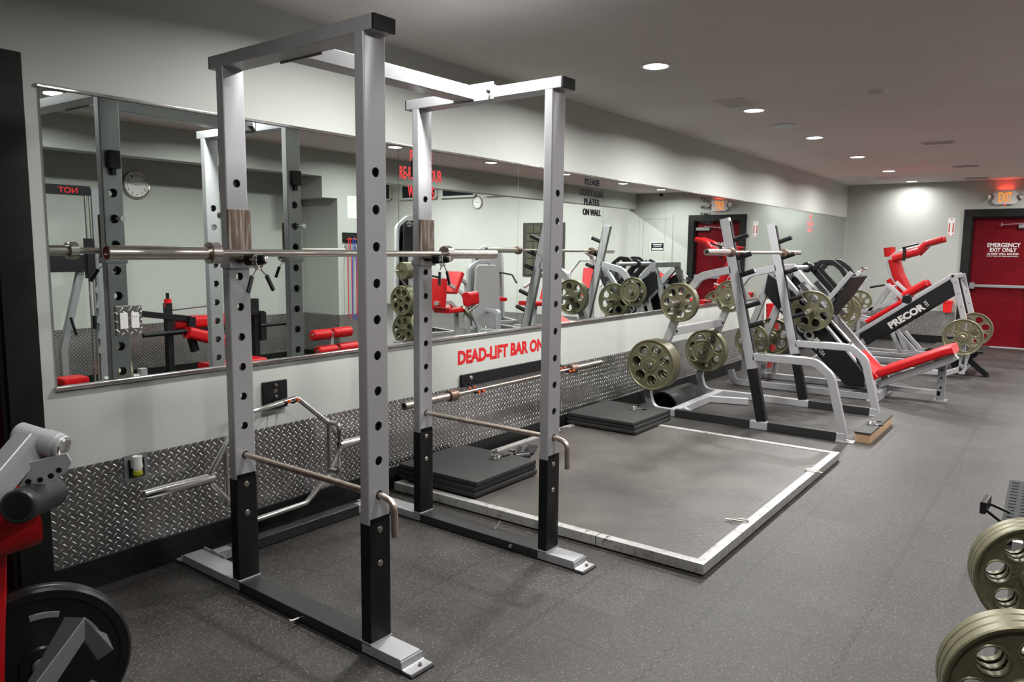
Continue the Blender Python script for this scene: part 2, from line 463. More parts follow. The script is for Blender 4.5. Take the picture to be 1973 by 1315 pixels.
def text_bm(body, o, U, V, w, h, d=0.001, off=0.0, bm=None, shear=0.0, mi=0):
    """lettering fitted to a w x h box with lower left corner o, axes U (right) and V (up)"""
    cu = bpy.data.curves.new('lettering', 'FONT'); cu.body = body; cu.size = 1.0; cu.offset = off
    cu.resolution_u = 3; cu.shear = shear
    ob = bpy.data.objects.new('lettering', cu); COL.objects.link(ob)
    dg = bpy.context.evaluated_depsgraph_get(); dg.update()
    me = bpy.data.meshes.new_from_object(ob.evaluated_get(dg))
    bpy.data.objects.remove(ob)
    co = [v.co.copy() for v in me.vertices]
    x0 = min(c.x for c in co); x1 = max(c.x for c in co); y0 = min(c.y for c in co); y1 = max(c.y for c in co)
    U, V, o = Vector(U), Vector(V), Vector(o); N = U.cross(V).normalized()
    if bm is None: bm = BM()
    def place(c, k): return o + U*((c.x-x0)/(x1-x0)*w) + V*((c.y-y0)/(y1-y0)*h) + N*k
    va = [bm.verts.new(place(c, d)) for c in co]; vb = [bm.verts.new(place(c, 0)) for c in co]
    cnt = {}
    for p in me.polygons:
        vs = list(p.vertices)
        try: f = bm.faces.new([va[i] for i in vs]); f.material_index = mi
        except ValueError: continue
        for a, b in zip(vs, vs[1:]+vs[:1]):
            cnt[(a, b)] = 1
    for (a, b) in cnt:
        if (b, a) not in cnt:
            try: f = bm.faces.new((va[b], va[a], vb[a], vb[b])); f.material_index = mi
            except ValueError: pass
    for v in vb:
        if not v.link_faces: bm.verts.remove(v)
    bpy.data.meshes.remove(me)
    return bm
X1, Y1, Z1 = (1, 0, 0), (0, 1, 0), (0, 0, 1)
NX, NY = (-1, 0, 0), (0, -1, 0)

# =================================================================== ROOM
XB, ZC = 14.1, 2.62
bm = BM(); box(bm, -3, 14.6, -12.2, 0.3, -0.12, 0.0); struct('floor', bm, FLOOR)
bm = BM(); box(bm, -3, 14.4, -4.05, 0.3, ZC, ZC+0.1); struct('ceiling', bm, CEIL)
bm = BM(); box(bm, 6.9, 14.6, -12.2, -4.25, 3.4, 3.5); box(bm, -3, 6.9, -4.9, -4.05, ZC, ZC+0.1); struct('ceiling', bm, CEIL)
# left wall with the opening of the near door
DX0, DX1, DZ = 0.16, 1.14, 2.06
bm = BM(); box(bm, -3, DX0, 0, 0.15, 0, ZC); box(bm, DX1, XB+0.2, 0, 0.15, 0, ZC); box(bm, DX0, DX1, 0, 0.15, DZ, ZC)
struct('wall_left', bm, WALL)
# back wall with the opening of the emergency door
EY0, EY1, EZ = -2.80, -1.88, 2.055
bm = BM(); box(bm, XB, XB+0.2, EY1, 0, 0, ZC); box(bm, XB, XB+0.2, -4.26, EY0, 0, ZC); box(bm, XB, XB+0.2, EY0, EY1, EZ, ZC)
struct('wall_back', bm, WALL)
bm = BM(); box(bm, 14.3, 14.5, -12.2, -4.26, 0, 3.4); struct('wall_hall_end', bm, WALL_U)
bm = BM(); box(bm, 6.9, 14.4, -12.2, -12.0, 0, 3.4); struct('wall_hall_side', bm, WALL_U)
bm = BM(); box(bm, -3, 6.23, -4.9, -4.7, 0, ZC); box(bm, 6.0, 6.95, -4.7, -4.05, 2.06, 2.31); box(bm, 6.23, 6.95, -4.9, -4.05, 0, 2.06)
box(bm, 6.75, 6.95, -12.2, -4.9, 0, 3.4)
struct('wall_right', bm, WALL)
bm = BM(); box(bm, -3, 14.3, -4.25, -4.05, 2.31, 2.72); box(bm, 6.9, 14.3, -4.25, -4.06, 2.6, 3.4); struct('wall_soffit', bm, WALL)
bm = BM(); box(bm, -3.2, -3, -4.9, 0.15, 0, ZC); struct('wall_front', bm, WALL)
# diamond plate wainscots and baseboards
bm = BM(); box(bm, 1.253, XB, -0.006, 0, 0.128, 0.536); struct('trim_1', bm, DIAMOND)
bm = BM(); box(bm, XB-0.006, XB, -1.74, 0, 0.128, 0.536); struct('trim_2', bm, DIAMOND_Y)
bm = BM(); box(bm, -1, 6.23, -4.7, -4.694, 0.15, 0.63); box(bm, 6.23, 6.95, -4.05, -4.044, 0.15, 0.63); struct('trim_3', bm, DIAMOND)
bm = BM(); box(bm, 6.224, 6.23, -4.7, -4.05, 0.15, 0.63); struct('trim_4', bm, DIAMOND_Y)
bm = BM(); box(bm, 1.253, XB, -0.02, 0, 0, 0.128, 0.003); struct('baseboard_left', bm, TRIMB)
bm = BM(); box(bm, XB-0.02, XB, -1.765, 0, 0, 0.128, 0.003); box(bm, XB-0.02, XB, -3.3, -2.92, 0, 0.128, 0.003); struct('baseboard_back', bm, TRIMB)
bm = BM(); box(bm, -1, 6.21, -4.7, -4.68, 0, 0.15); box(bm, 6.21, 6.95, -4.05, -4.03, 0, 0.15); box(bm, 6.21, 6.23, -4.7, -4.05, 0, 0.15)
struct('baseboard_right', bm, TRIMB)
# chrome rails above and below the mirrors
bm = BM(); bar(bm, [(1.31, -0.006, 2.064), (14.08, -0.006, 2.064)], 0.014, 0.010, Z1); struct('trim_5', bm, CHROME)
bm = BM(); bar(bm, [(1.31, -0.010, 0.876), (14.08, -0.010, 0.876)], 0.018, 0.020, Z1); struct('trim_6', bm, CHROME)
# mirror panels
SE = [1.318, 2.208, 3.25, 4.45, 5.67, 6.885, 8.07, 9.29, 10.51, 11.64, 12.77, 14.07]
ORD = ['leftmost', 'second', 'third', 'fourth', 'fifth', 'sixth', 'seventh', 'eighth', 'ninth', 'tenth', 'rightmost']
SAY = ['with the switch plate set into it', 'behind the near half of the power rack', 'with the red re-rack lettering', 'left of the black plates lettering',
       'with the black plates lettering on it', 'left of the near squat rack post', 'with the small black lettering', 'behind the bar of the squat rack',
       'above the leg press', 'with faded red lettering', 'ending in the far corner']
for i in range(11):
    bm = BM(); box(bm, SE[i]+0.0015, SE[i+1]-0.0015, -0.006, -0.0005, 0.885, 2.055)
    solo('wall_mirror', bm, MIRROR, '%s of the big wall mirror panels, %s' % (ORD[i], SAY[i]), 'mirror', 'mirror panels along the left wall', smooth=False)
# near door in the left wall
bm = BM()
box(bm, DX1-0.005, DX1+0.115, -0.03, 0.0, 0, DZ+0.11, 0.003); box(bm, DX0-0.115, DX0+0.005, -0.03, 0, 0, DZ+0.11, 0.003); box(bm, DX0-0.115, DX1+0.115, -0.031, 0, DZ-0.005, DZ+0.11, 0.003)
box(bm, DX1-0.02, DX1, 0, 0.12, 0, DZ); box(bm, DX0, DX0+0.02, 0, 0.12, 0, DZ); box(bm, DX0, DX1, 0, 0.12, DZ-0.02, DZ)
struct('trim_7', bm, TRIMB)
DOORRED = speckled('door_red_paint', (0.105, 0.001, 0.005), (0.125, 0.0015, 0.006), 0.5, 0, 8)
bsdf(DOORRED).inputs['Specular IOR Level'].default_value = 0.12
bm = BM(); box(bm, DX0+0.02, DX1-0.02, 0.07, 0.11, 0.005, DZ-0.02, 0.002)
d1 = struct('door_1', bm, DOORRED)
bm = BM(); cyl(bm, (DX0+0.1, 0.07, 1.0), (DX0+0.1, 0.02, 1.0), 0.012); bar(bm, [(DX0+0.09, 0.02, 1.0), (DX0+0.22, 0.02, 1.0)], 0.02, 0.012, Z1)
struct('door_handle', bm, STEEL, d1)
# emergency door
bm = BM()
box(bm, XB-0.03, XB, EY1-0.003, EY1+0.115, 0, EZ+0.115, 0.003); box(bm, XB-0.03, XB, EY0-0.115, EY0+0.003, 0, EZ+0.115, 0.003); box(bm, XB-0.031, XB, EY0-0.115, EY1+0.115, EZ-0.003, EZ+0.115, 0.003)
box(bm, XB, XB+0.12, EY1-0.02, EY1, 0, EZ); box(bm, XB, XB+0.12, EY0, EY0+0.02, 0, EZ); box(bm, XB, XB+0.12, EY0, EY1, EZ-0.02, EZ)
struct('trim_8', bm, TRIMB)
bm = BM(); box(bm, XB+0.07, XB+0.11, EY0+0.02, EY1-0.02, 0.012, EZ-0.02, 0.002)
d2 = struct('door_2', bm, DOORRED)
bm = BM()
bar(bm, [(XB+0.005, EY1-0.05, 0.965), (XB+0.005, EY0+0.05, 0.965)], 0.045, 0.03, Z1, c=0.01)
box(bm, XB-0.012, XB+0.07, EY1-0.10, EY1-0.03, 0.915, 1.015, 0.006); box(bm, XB-0.012, XB+0.07, EY0+0.03, EY0+0.14, 0.915, 1.015, 0.006)
struct('push_bar', bm, SILVER_D, d2)
bm = BM(); box(bm, XB+0.02, XB+0.07, -2.78, -2.50, 1.87, 1.93, 0.006); bar(bm, [(XB+0.02, -2.6, 1.945), (XB-0.0, -2.28, 1.925)], 0.012, 0.02, Z1); box(bm, XB-0.005, XB+0.01, -2.29, -2.27, 1.905, 1.95)
struct('door_closer', bm, SILVER_D, d2)
bm = BM()
TX = XB+0.069
for s, y0, y1, z0, z1 in (('EMERGENCY', -2.108, -2.545, 1.578, 1.645), ('EXIT ONLY', -2.145, -2.50, 1.505, 1.567),
                          ('ALARM WILL SOUND', -2.108, -2.53, 1.458, 1.488), ('(YOU WILL BE EMBARRASSED)', -2.105, -2.525, 1.424, 1.445)):
    text_bm(s, (TX, y0, z0), NY, Z1, abs(y1-y0), z1-z0, 0.001, 0.02, bm)
struct('lettering', bm, WHTTXT, d2, smooth=False)
bm = BM(); box(bm, XB-0.03, XB+0.12, EY0, EY1, 0, 0.012, 0.002); struct('threshold', bm, SILVER, d2)
# grey service door in the back wall, seen in the mirror
bm = BM(); box(bm, XB-0.012, XB, -3.90, -3.33, 0.01, 2.11, 0.002); d3 = struct('door_3', bm, WALL)
bm = BM()
for a in ((-3.98, -3.90, 0, 2.11), (-3.33, -3.25, 0, 2.11)): box(bm, XB-0.02, XB, a[0], a[1], a[2], a[3])
box(bm, XB-0.02, XB, -3.98, -3.25, 2.11, 2.19); struct('trim_9', bm, WALL)
bm = BM(); box(bm, XB-0.06, XB-0.012, -3.40, -3.37, 0.98, 1.02, 0.004); struct('door_handle', bm, STEEL, d3)

# ------------------------------------------------------------------ ceiling fixtures
def can_light(x, y, z, label, group):
    t = thing('ceiling_light', label, 'light', (x, y, z), 0, group)
    bm = BM(); lathe(bm, [(0.078, 0), (0.098, 0.0), (0.100, -0.004), (0.092, -0.008), (0.078, -0.006)], n=36, close=True)
    part('trim_ring', bm, WHITE, t, local=True)
    bm = BM(); lathe(bm, [(0, -0.003), (0.078, -0.003), (0.078, 0.0), (0, 0.0)], n=36)
    part('lens', bm, LENS, t, local=True)
    return t
FR = ['over the near end of the power rack', 'nearest of the recessed ceiling lights in full view', 'beside the near ceiling vent', 'third in the row of round ceiling lights',
      'fourth in the row of round ceiling lights', 'fifth in the row of round ceiling lights', 'at the far end of the row by the back wall']
RR = ['above the weight stack machines near the camera', 'right of the near squat area', 'reflected at the top of the re-rack mirror', 'reflected above the second mirror seam',
      'reflected above the fifth mirror panel', 'reflected above the grey service door', 'reflected beside the security camera']
RR += ['above the camera at left', 'right of the camera']
for i, (x, y, z, w) in enumerate(LAMPS):
    if i < 7: can_light(x, y, z, 'round recessed ceiling light, lit, ' + FR[i], 'recessed lights in the left ceiling row')
    else: can_light(x, y, z, 'round recessed ceiling light of the second row, ' + RR[i-7], 'recessed lights in the right ceiling row')
HL = ['near the beam, far end', 'deep in the hall, far end', 'near the beam, close end', 'deep in the hall, close end']
for i, (x, y, z, w) in enumerate(HALL):
    can_light(x, y, z, 'round recessed light in the higher hall ceiling, ' + ['close left', 'close right', 'far left', 'far right'][i], 'recessed lights in the hall ceiling')
def vent(x, y, label, lx=0.34, ly=0.17, fm=None):
    fm = fm or SILVER
    t = thing('ceiling_vent', label, 'vent', (x, y, ZC), 0, 'ceiling air vents')
    bm = BM(); a, b = lx/2, ly/2
    for s in (-1, 1):
        box(bm, -a, a, s*b-0.011, s*b+0.011, -0.008, 0, 0.002); box(bm, s*a-0.011, s*a+0.011, -b, b, -0.008, 0, 0.002)
    part('frame', bm, fm, t, local=True)
    bm = BM(); box(bm, -a, a, -b, b, -0.001, 0); part('duct', bm, PLASTIC, t, local=True)
    bm = BM()
    for k in range(14):
        xx = -a+0.02+(lx-0.04)*k/13
        sweep(bm, [(xx, -b+0.01, -0.005), (xx, b-0.01, -0.005)], [(0.001, 0.006), (-0.001, 0.006), (-0.001, -0.006), (0.001, -0.006)], nrm=(0.6, 0, 0.8))
    part('louvres', bm, fm, t, local=True)
vent(5.94, -1.02, 'white rectangular ceiling vent beside the second round light', 0.30, 0.24, CEIL)
vent(9.18, -2.0, 'rectangular ceiling vent with bright end, right of the light row, nearest of three', 0.16, 0.28)
vent(11.75, -1.98, 'small rectangular ceiling vent, middle of the three at right', 0.16, 0.28)
vent(13.63, -1.94, 'faint ceiling vent nearest the exit sign', 0.16, 0.28)
vent(12.97, -0.82, 'faint ceiling vent near the far corner, left of the last light', 0.16, 0.26, CEIL)
bm = BM(); lathe(bm, [(0, 0), (0.062, 0), (0.062, -0.012), (0.055, -0.03), (0.03, -0.036), (0, -0.036)], (6.08, -2.02, ZC), n=36)
solo('smoke_detector', bm, CEIL, 'small round smoke detector on the ceiling, alone right of the lights', 'smoke detector')
bm = BM(); lathe(bm, [(0, 0), (0.115, 0), (0.115, -0.004), (0.105, -0.007), (0, -0.006)], (7.23, -1.0, ZC), n=40)
solo('ceiling_speaker', bm, SILVER, 'flat round grey speaker grille in the ceiling between two lights', 'speaker')
t = thing('security_camera', 'small dark dome camera under the ceiling, reflected at a mirror seam', 'camera', (13.85, -3.41, ZC))
bm = BM(); lathe(bm, [(0, 0), (0.05, 0), (0.05, -0.03), (0, -0.03)], n=24); part('mount', bm, WHITE, t, local=True)
bm = BM(); lathe(bm, [(0.042, -0.03), (0.042, -0.06), (0.03, -0.085), (0, -0.095)], n=24); part('dome', bm, PLASTIC, t, local=True)

# ------------------------------------------------------------------ things on the back wall
t = thing('exit_sign', 'lit EXIT sign in orange with two lamp heads above the red door', 'sign', (XB, -2.297, 2.235))
bm = BM(); hw = 0.165
prism(bm, [(-hw, 0.03), (-hw+0.05, 0), (hw-0.05, 0), (hw, 0.03), (hw+0.004, 0.07), (hw-0.03, 0.115), (hw+0.004, 0.16), (hw-0.04, 0.215), (-hw+0.04, 0.215), (-hw-0.004, 0.16), (-hw+0.03, 0.115), (-hw-0.004, 0.07)], 0.05, (0, 0, 0), NY, Z1, ch=0.004)
part('housing', bm, WHITE, t, local=True)
bm = text_bm('EXIT', (-0.051, 0.085, 0.035), NY, Z1, 0.17, 0.145, 0.002, 0.0); part('letters', bm, EXITG, t, local=True, smooth=False)
bm = BM(); lathe(bm, [(0, -0.012), (0.01, -0.008), (0.012, 0), (0, 0)], (-0.025, 0.0, 0), n=12); part('indicator', bm, REDG, t, local=True)
for s in (-1, 1):
    bm = BM(); lathe(bm, [(0, 0), (0.02, 0), (0.04, 0.03), (0.042, 0.045), (0.03, 0.05), (0, 0.046)], (-0.04, s*0.185, 0.115), (-0.6, s*0.8, -0.1), 20)
    part('lamp_head', bm, CHROME, t, local=True)
lr = bpy.data.lights.new('exit_glow', 'AREA'); lr.shape = 'RECTANGLE'; lr.size = 0.17; lr.size_y = 0.04; lr.energy = 0.45; lr.color = (1, 0.05, 0.02)
lo = bpy.data.objects.new('exit_glow', lr); COL.objects.link(lo); lo.location = (XB-0.04, -2.297, 2.456); lo.rotation_euler = (PI, 0, PI/2)
def arrow_sign():
    t = thing('fire_extinguisher_sign', 'tall white and red arrow sign left of the red door', 'sign', (XB, -1.595, 1.748))
    bm = BM(); box(bm, -0.003, 0, -0.048, 0.048, 0, 0.292, 0.001); part('panel', bm, PAPER, t, local=True)
    bm = BM()
    prism(bm, [(-0.036, 0.21), (-0.02, 0.21), (-0.02, 0.06), (-0.036, 0.06)], 0.0008, (-0.003, 0, 0), NY, Z1)
    prism(bm, [(0.02, 0.21), (0.036, 0.21), (0.036, 0.06), (0.02, 0.06)], 0.0008, (-0.003, 0, 0), NY, Z1)
    prism(bm, [(-0.04, 0.012), (-0.012, 0.012), (-0.04, 0.042)], 0.0008, (-0.003, 0, 0), NY, Z1)
    prism(bm, [(0.04, 0.012), (0.04, 0.042), (0.012, 0.012)], 0.0008, (-0.003, 0, 0), NY, Z1)
    part('arrow', bm, REDTXT, t, local=True, smooth=False)
    bm = text_bm('FIRE', (-0.003, 0.022, 0.262), NY, Z1, 0.044, 0.015, 0.0008, 0.01); part('lettering', bm, REDTXT, t, local=True, smooth=False)
arrow_sign()
t = thing('wall_bin', 'small red plastic bin hanging on the back wall above the diamond plate', 'bin', (XB-0.07, -1.64, 0.52))
bm = BM(); prism(bm, [(-0.055, 0), (0.055, 0), (0.065, 0.15), (-0.065, 0.15)], 0.11, (0.06, 0, 0), NY, Z1, ch=0.006); part('body', bm, REDP, t, local=True)
bm = BM(); box(bm, -0.06, 0.07, -0.07, 0.07, 0.15, 0.195, 0.006); part('lid', bm, REDP, t, local=True)
t = thing('door_notice', 'small black notice with white border on the grey door, seen in the mirror', 'sign', (XB-0.012, -3.57, 1.46))
bm = BM(); box(bm, -0.002, 0, -0.15, 0.15, 0, 0.19); part('border', bm, PAPER, t, local=True)
bm = BM(); box(bm, -0.003, -0.002, -0.138, 0.138, 0.012, 0.175); part('panel', bm, BLKTXT, t, local=True)
bm = BM()
text_bm('EMPLOYEES ONLY', (-0.003, 0.11, 0.135), NY, Z1, 0.22, 0.022, 0.0006, 0.01, bm); text_bm('NO ENTRY', (-0.003, 0.09, 0.09), NY, Z1, 0.18, 0.025, 0.0006, 0.01, bm)
bm.free()
bm = BM()
for k, (w, z) in enumerate(((0.105, 0.142), (0.085, 0.105), (0.12, 0.06), (0.12, 0.035))):
    box(bm, -0.0036, -0.003, -w, w, z-0.006, z+0.008)
part('print', bm, WHTTXT, t, local=True)

# ------------------------------------------------------------------ lettering on the left wall and mirrors
bm = text_bm('DEAD-LIFT BAR ONLY', (3.795, 0, 0.682), X1, Z1, 1.155, 0.098, 0.001, 0.05)
solo('wall_lettering', bm, REDTXT, 'red painted words DEAD-LIFT BAR ONLY on the wall under the mirror', 'lettering', smooth=False)
bm = BM(); MY = -0.0062
for s, a, b, z0, z1 in (('PLEASE', 3.345, 3.545, 1.975, 2.045), ('RE-RACK YOUR', 3.258, 3.632, 1.868, 1.943), ('WEIGHTS', 3.325, 3.56, 1.762, 1.838)):
    text_bm(s, (a, MY, z0), X1, Z1, b-a, z1-z0, 0.0006, 0.028, bm)
solo('mirror_lettering', bm, REDTXT, 'three lines of red words about weights on the mirror behind the rack', 'lettering', smooth=False)
bm = BM()
for s, a, b, z0, z1 in (('PLEASE', 5.365, 5.60, 1.99, 2.04), ("DON'T LEAN", 5.297, 5.655, 1.897, 1.955), ('PLATES', 5.36, 5.60, 1.825, 1.88), ('ON WALL', 5.343, 5.63, 1.743, 1.797)):
    for dx in (0, 0.003, 0.006, 0.009): text_bm(s, (a+dx-0.004, MY, z0), X1, Z1, b-a, z1-z0, 0.0006+dx*0.01, 0.02, bm)
solo('mirror_lettering', bm, BLKTXT, 'four lines of bold black words about plates high on the mirror', 'lettering', smooth=False)
bm = BM()
for s, a, b, z0, z1 in (('PLEASE', 7.735, 8.02, 1.985, 2.04), ('WIPE DOWN', 7.735, 8.03, 1.912, 1.945), ('EQUIPMENT', 7.74, 8.03, 1.83, 1.873), ('AFTER USE', 7.745, 8.03, 1.755, 1.795)):
    text_bm(s, (a, MY, z0), X1, Z1, b-a, z1-z0, 0.0006, 0.028, bm)
solo('mirror_lettering', bm, BLKTXT, 'four lines of small black words on the mirror left of the exit reflection', 'lettering', smooth=False)
bm = BM()
for s, a, b, z0, z1 in (('USE', 11.80, 11.97, 1.955, 2.03), ('A RACK FOR', 11.70, 12.05, 1.855, 1.93), ('BARS', 11.76, 11.99, 1.765, 1.83)):
    text_bm(s, (a, MY, z0), X1, Z1, b-a, z1-z0, 0.0006, 0.028, bm)
solo('mirror_lettering', bm, principled('faded_red_letters', (0.62, 0.16, 0.15), 0.5), 'faded pink red words on the mirror far along the wall', 'lettering', smooth=False)
# switch plate
t = thing('light_switch', 'diamond plate switch cover with two white switches on the mirror', 'switch', (1.617, -0.006, 1.07))
bm = BM(); box(bm, -0.056, 0.056, -0.010, 0, 0, 0.128, 0.004); part('cover', bm, DIAMOND, t, local=True)
for k, lb in ((-0.026, None), (0.022, None)):
    bm = BM(); box(bm, k-0.017, k+0.017, -0.016, -0.009, 0.030, 0.098, 0.002)
    if k > 0: box(bm, k-0.012, k+0.012, -0.0175, -0.015, 0.08, 0.09, 0)
    part('rocker', bm, WHITE, t, local=True)
# outlet and plugged in freshener
t = thing('wall_outlet', 'black double socket in a metal plate set in the diamond plate', 'outlet', (1.617, -0.006, 0.425))
bm = BM(); box(bm, -0.052, 0.052, -0.005, 0, 0, 0.118, 0.002); part('cover', bm, SILVER_D, t, local=True)
bm = BM(); box(bm, -0.036, 0.036, -0.008, -0.004, 0.015, 0.098, 0.002)
for dx in (-0.006, 0.02): box(bm, 0.006+dx, 0.010+dx, -0.0085, -0.007, 0.03, 0.045)
part('socket', bm, PLASTIC, t, local=True)
t = thing('air_freshener', 'white plug-in air freshener with yellow green liquid', 'air freshener', (1.605, -0.045, 0.45))
bm = BM(); lathe(bm, [(0, 0.03), (0.017, 0.03), (0.022, 0.045), (0.019, 0.07), (0.021, 0.092), (0.016, 0.094), (0.013, 0.088), (0, 0.088)], n=24)
box(bm, -0.016, 0.016, 0.0, 0.032, 0.035, 0.075, 0.005); part('body', bm, WHITE, t, local=True)
bm = BM(); lathe(bm, [(0, 0), (0.014, 0.001), (0.021, 0.012), (0.020, 0.026), (0.014, 0.034), (0, 0.034)], n=24); part('bottle', bm, LIQUID, t, local=True)
# mounting blocks with orange prongs
def prongs(bm, x, z, y=-0.012):
    for s in (-1, 1):
        tube(bm, [(x+s*0.028, y, z+0.02), (x+s*0.028, -0.11, z+0.005), (x+s*0.030, -0.15, z+0.028)], 0.0045, 8, rf=0.01)
t = thing('wall_hook_board', 'square black board with bolts and orange prongs, above the trap bar', 'hook', (2.345, -0.001, 0.63))
bm = BM(); box(bm, -0.071, 0.071, -0.018, 0, 0, 0.142, 0.002); part('board', bm, BLACKM, t, local=True)
for z in (0.122, 0.062):
    bm = BM(); lathe(bm, [(0, 0.008), (0.007, 0.007), (0.010, 0), (0, 0)], (0.0, -0.018, z), NY, 16); part('bolt', bm, STEEL, t, local=True)
bm = BM(); text_bm('IR', (-0.008, -0.018, 0.082), X1, Z1, 0.02, 0.02, 0.0006, 0, bm); part('lettering', bm, BRASS, t, local=True, smooth=False)
for x in (-0.024, 0.03):
    bm = BM(); tube(bm, [(x, -0.017, 0.045), (x, -0.115, 0.036), (x+0.005, -0.155, 0.056)], 0.005, 10, rf=0.012)
    p = part('prong', bm, BLACKM, t, local=True)
    bm = BM()
    for yy, zz in ((-0.085, 0.046), (-0.15, 0.056)): lathe(bm, [(0, -0.009), (0.007, -0.007), (0.009, 0), (0.007, 0.007), (0, 0.009)], (x+(0.005 if yy < -0.1 else 0), yy, zz), Z1, 14)
    part('prong_tip', bm, ORANGE, p, local=True)
t = thing('wall_hook_board', 'long black board with orange prongs carrying the deadlift bar', 'hook', (4.42, -0.001, 0.532))
bm = BM(); box(bm, -0.608, 0.608, -0.020, 0, 0, 0.082, 0.002); part('board', bm, BLACKM, t, local=True)
for x in (-0.51, 0.52):
    bm = BM(); lathe(bm, [(0, 0.008), (0.012, 0.007), (0.016, 0), (0, 0)], (x, -0.02, 0.055), NY, 18); part('bolt', bm, STEEL, t, local=True)
for x in (-0.585, -0.535, 0.545, 0.595):
    bm = BM(); tube(bm, [(x, -0.019, 0.02), (x, -0.115, -0.030), (x, -0.155, -0.018)], 0.005, 10, rf=0.012)
    p = part('prong', bm, BLACKM, t, local=True)
    bm = BM(); lathe(bm, [(0, -0.009), (0.008, -0.007), (0.010, 0), (0.008, 0.007), (0, 0.009)], (x, -0.152, -0.018), Z1, 14)
    lathe(bm, [(0, -0.007), (0.007, -0.005), (0.008, 0), (0.006, 0.005), (0, 0.007)], (x, -0.07, -0.002), Z1, 14)
    part('prong_tip', bm, ORANGE, p, local=True)

# ------------------------------------------------------------------ barbells
def barbell(name, label, cen, half, sl, r_sl=0.025, r_b=0.014, collar=0.038, mats=(STEEL, STEEL), cw=0.04, axis=X1, endcap=None, group=None):
    t = thing(name, label, 'barbell', cen, 0, group)
    bm = BM(); cyl(bm, (-half+sl, 0, 0), (half-sl, 0, 0), r_b, 20)
    for k in (-0.32, -0.2, 0.2, 0.32): cyl(bm, (k-0.002, 0, 0), (k+0.002, 0, 0), r_b+0.0006, 20)
    part('shaft', bm, mats[0], t, local=True)
    for s in (-1, 1):
        bm = BM(); lathe(bm, [(r_sl*0.55, 0.03), (r_sl*0.55, 0.0), (r_sl-0.003, 0), (r_sl, 0.003), (r_sl, sl)], (s*half, 0, 0), (-s, 0, 0), 28)
        sp = part('sleeve', bm, mats[1], t, local=True)
        bm = BM(); lathe(bm, [(r_b, 0), (collar-0.004, 0), (collar, 0.004), (collar, cw-0.004), (collar-0.004, cw), (r_b, cw)], (s*(half-sl), 0, 0), (-s, 0, 0), 28)
        part('collar', bm, mats[2] if len(mats) > 2 else mats[1], sp, local=True)
        bm = BM(); lathe(bm, [(0, 0.004), (r_sl*0.6, 0.004), (r_sl*0.6, 0.03), (0, 0.03)], (s*half, 0, 0), (-s, 0, 0), 20)
        part('end_cap', bm, endcap or PLASTIC, sp, local=True)
    return t
barbell('deadlift_bar', 'long thin deadlift bar with brown collars hanging on the wall', (4.33, -0.118, 0.521), 1.163, 0.40, 0.0245, 0.013, 0.036, (SHAFT, SHAFT, BROWN), 0.075)
# trap bar hanging on the square board
t = thing('trap_bar', 'chrome hexagonal trap bar hanging on the wall behind the rack', 'barbell', (2.25, -0.12, 0.12))
bm = BM()
YT = -0.12
hexp = [(1.88, YT, 0.385), (2.07, YT, 0.655), (2.40, YT, 0.690), (2.63, YT, 0.520), (2.60, YT, 0.385), (2.44, YT, 0.125), (2.13, YT, 0.115)]
hexp = [(2.10, YT, 0.655), (2.395, YT, 0.692), (2.665, YT, 0.50), (2.665, YT, 0.30), (2.44, YT, 0.122), (2.10, YT, 0.118), (1.885, YT, 0.385)]
tube(bm, fil([(2.23, YT, 0.672), (2.395, YT, 0.692), (2.60, YT, 0.52), (2.70, YT, 0.39), (2.60, YT, 0.24), (2.44, YT, 0.122), (2.10, YT, 0.118), (1.885, YT, 0.385), (2.08, YT, 0.655)], 0.05), 0.0135, 14, closed=True)
part('hexagonal_frame', bm, CHROME, t)
for x, s in ((1.985, -1), (2.60, 1)):
    bm = BM()
    tube(bm, [(x, YT, 0.53), (x, YT, 0.235)], 0.0125, 14)
    part('grip', bm, STEEL if s > 0 else BRASS, t)
    if s > 0:
        bm = BM(); tube(bm, [(x-0.0, YT, 0.525), (x+0.01, YT-0.07, 0.525), (x+0.01, YT-0.07, 0.265), (x-0.0, YT, 0.265)], 0.0125, 14, rf=0.025); part('raised_grip', bm, CHROME, t)
for s, xa, xb in ((-1, 1.915, 1.585), (1, 2.675, 3.005)):
    bm = BM(); lathe(bm, [(0, 0), (0.0215, 0), (0.0245, 0.003), (0.0245, 0.325), (0.021, 0.33), (0.021, 0.335)], (xb, YT, 0.385), (-s, 0, 0), 28)
    part('sleeve', bm, CHROME, t)

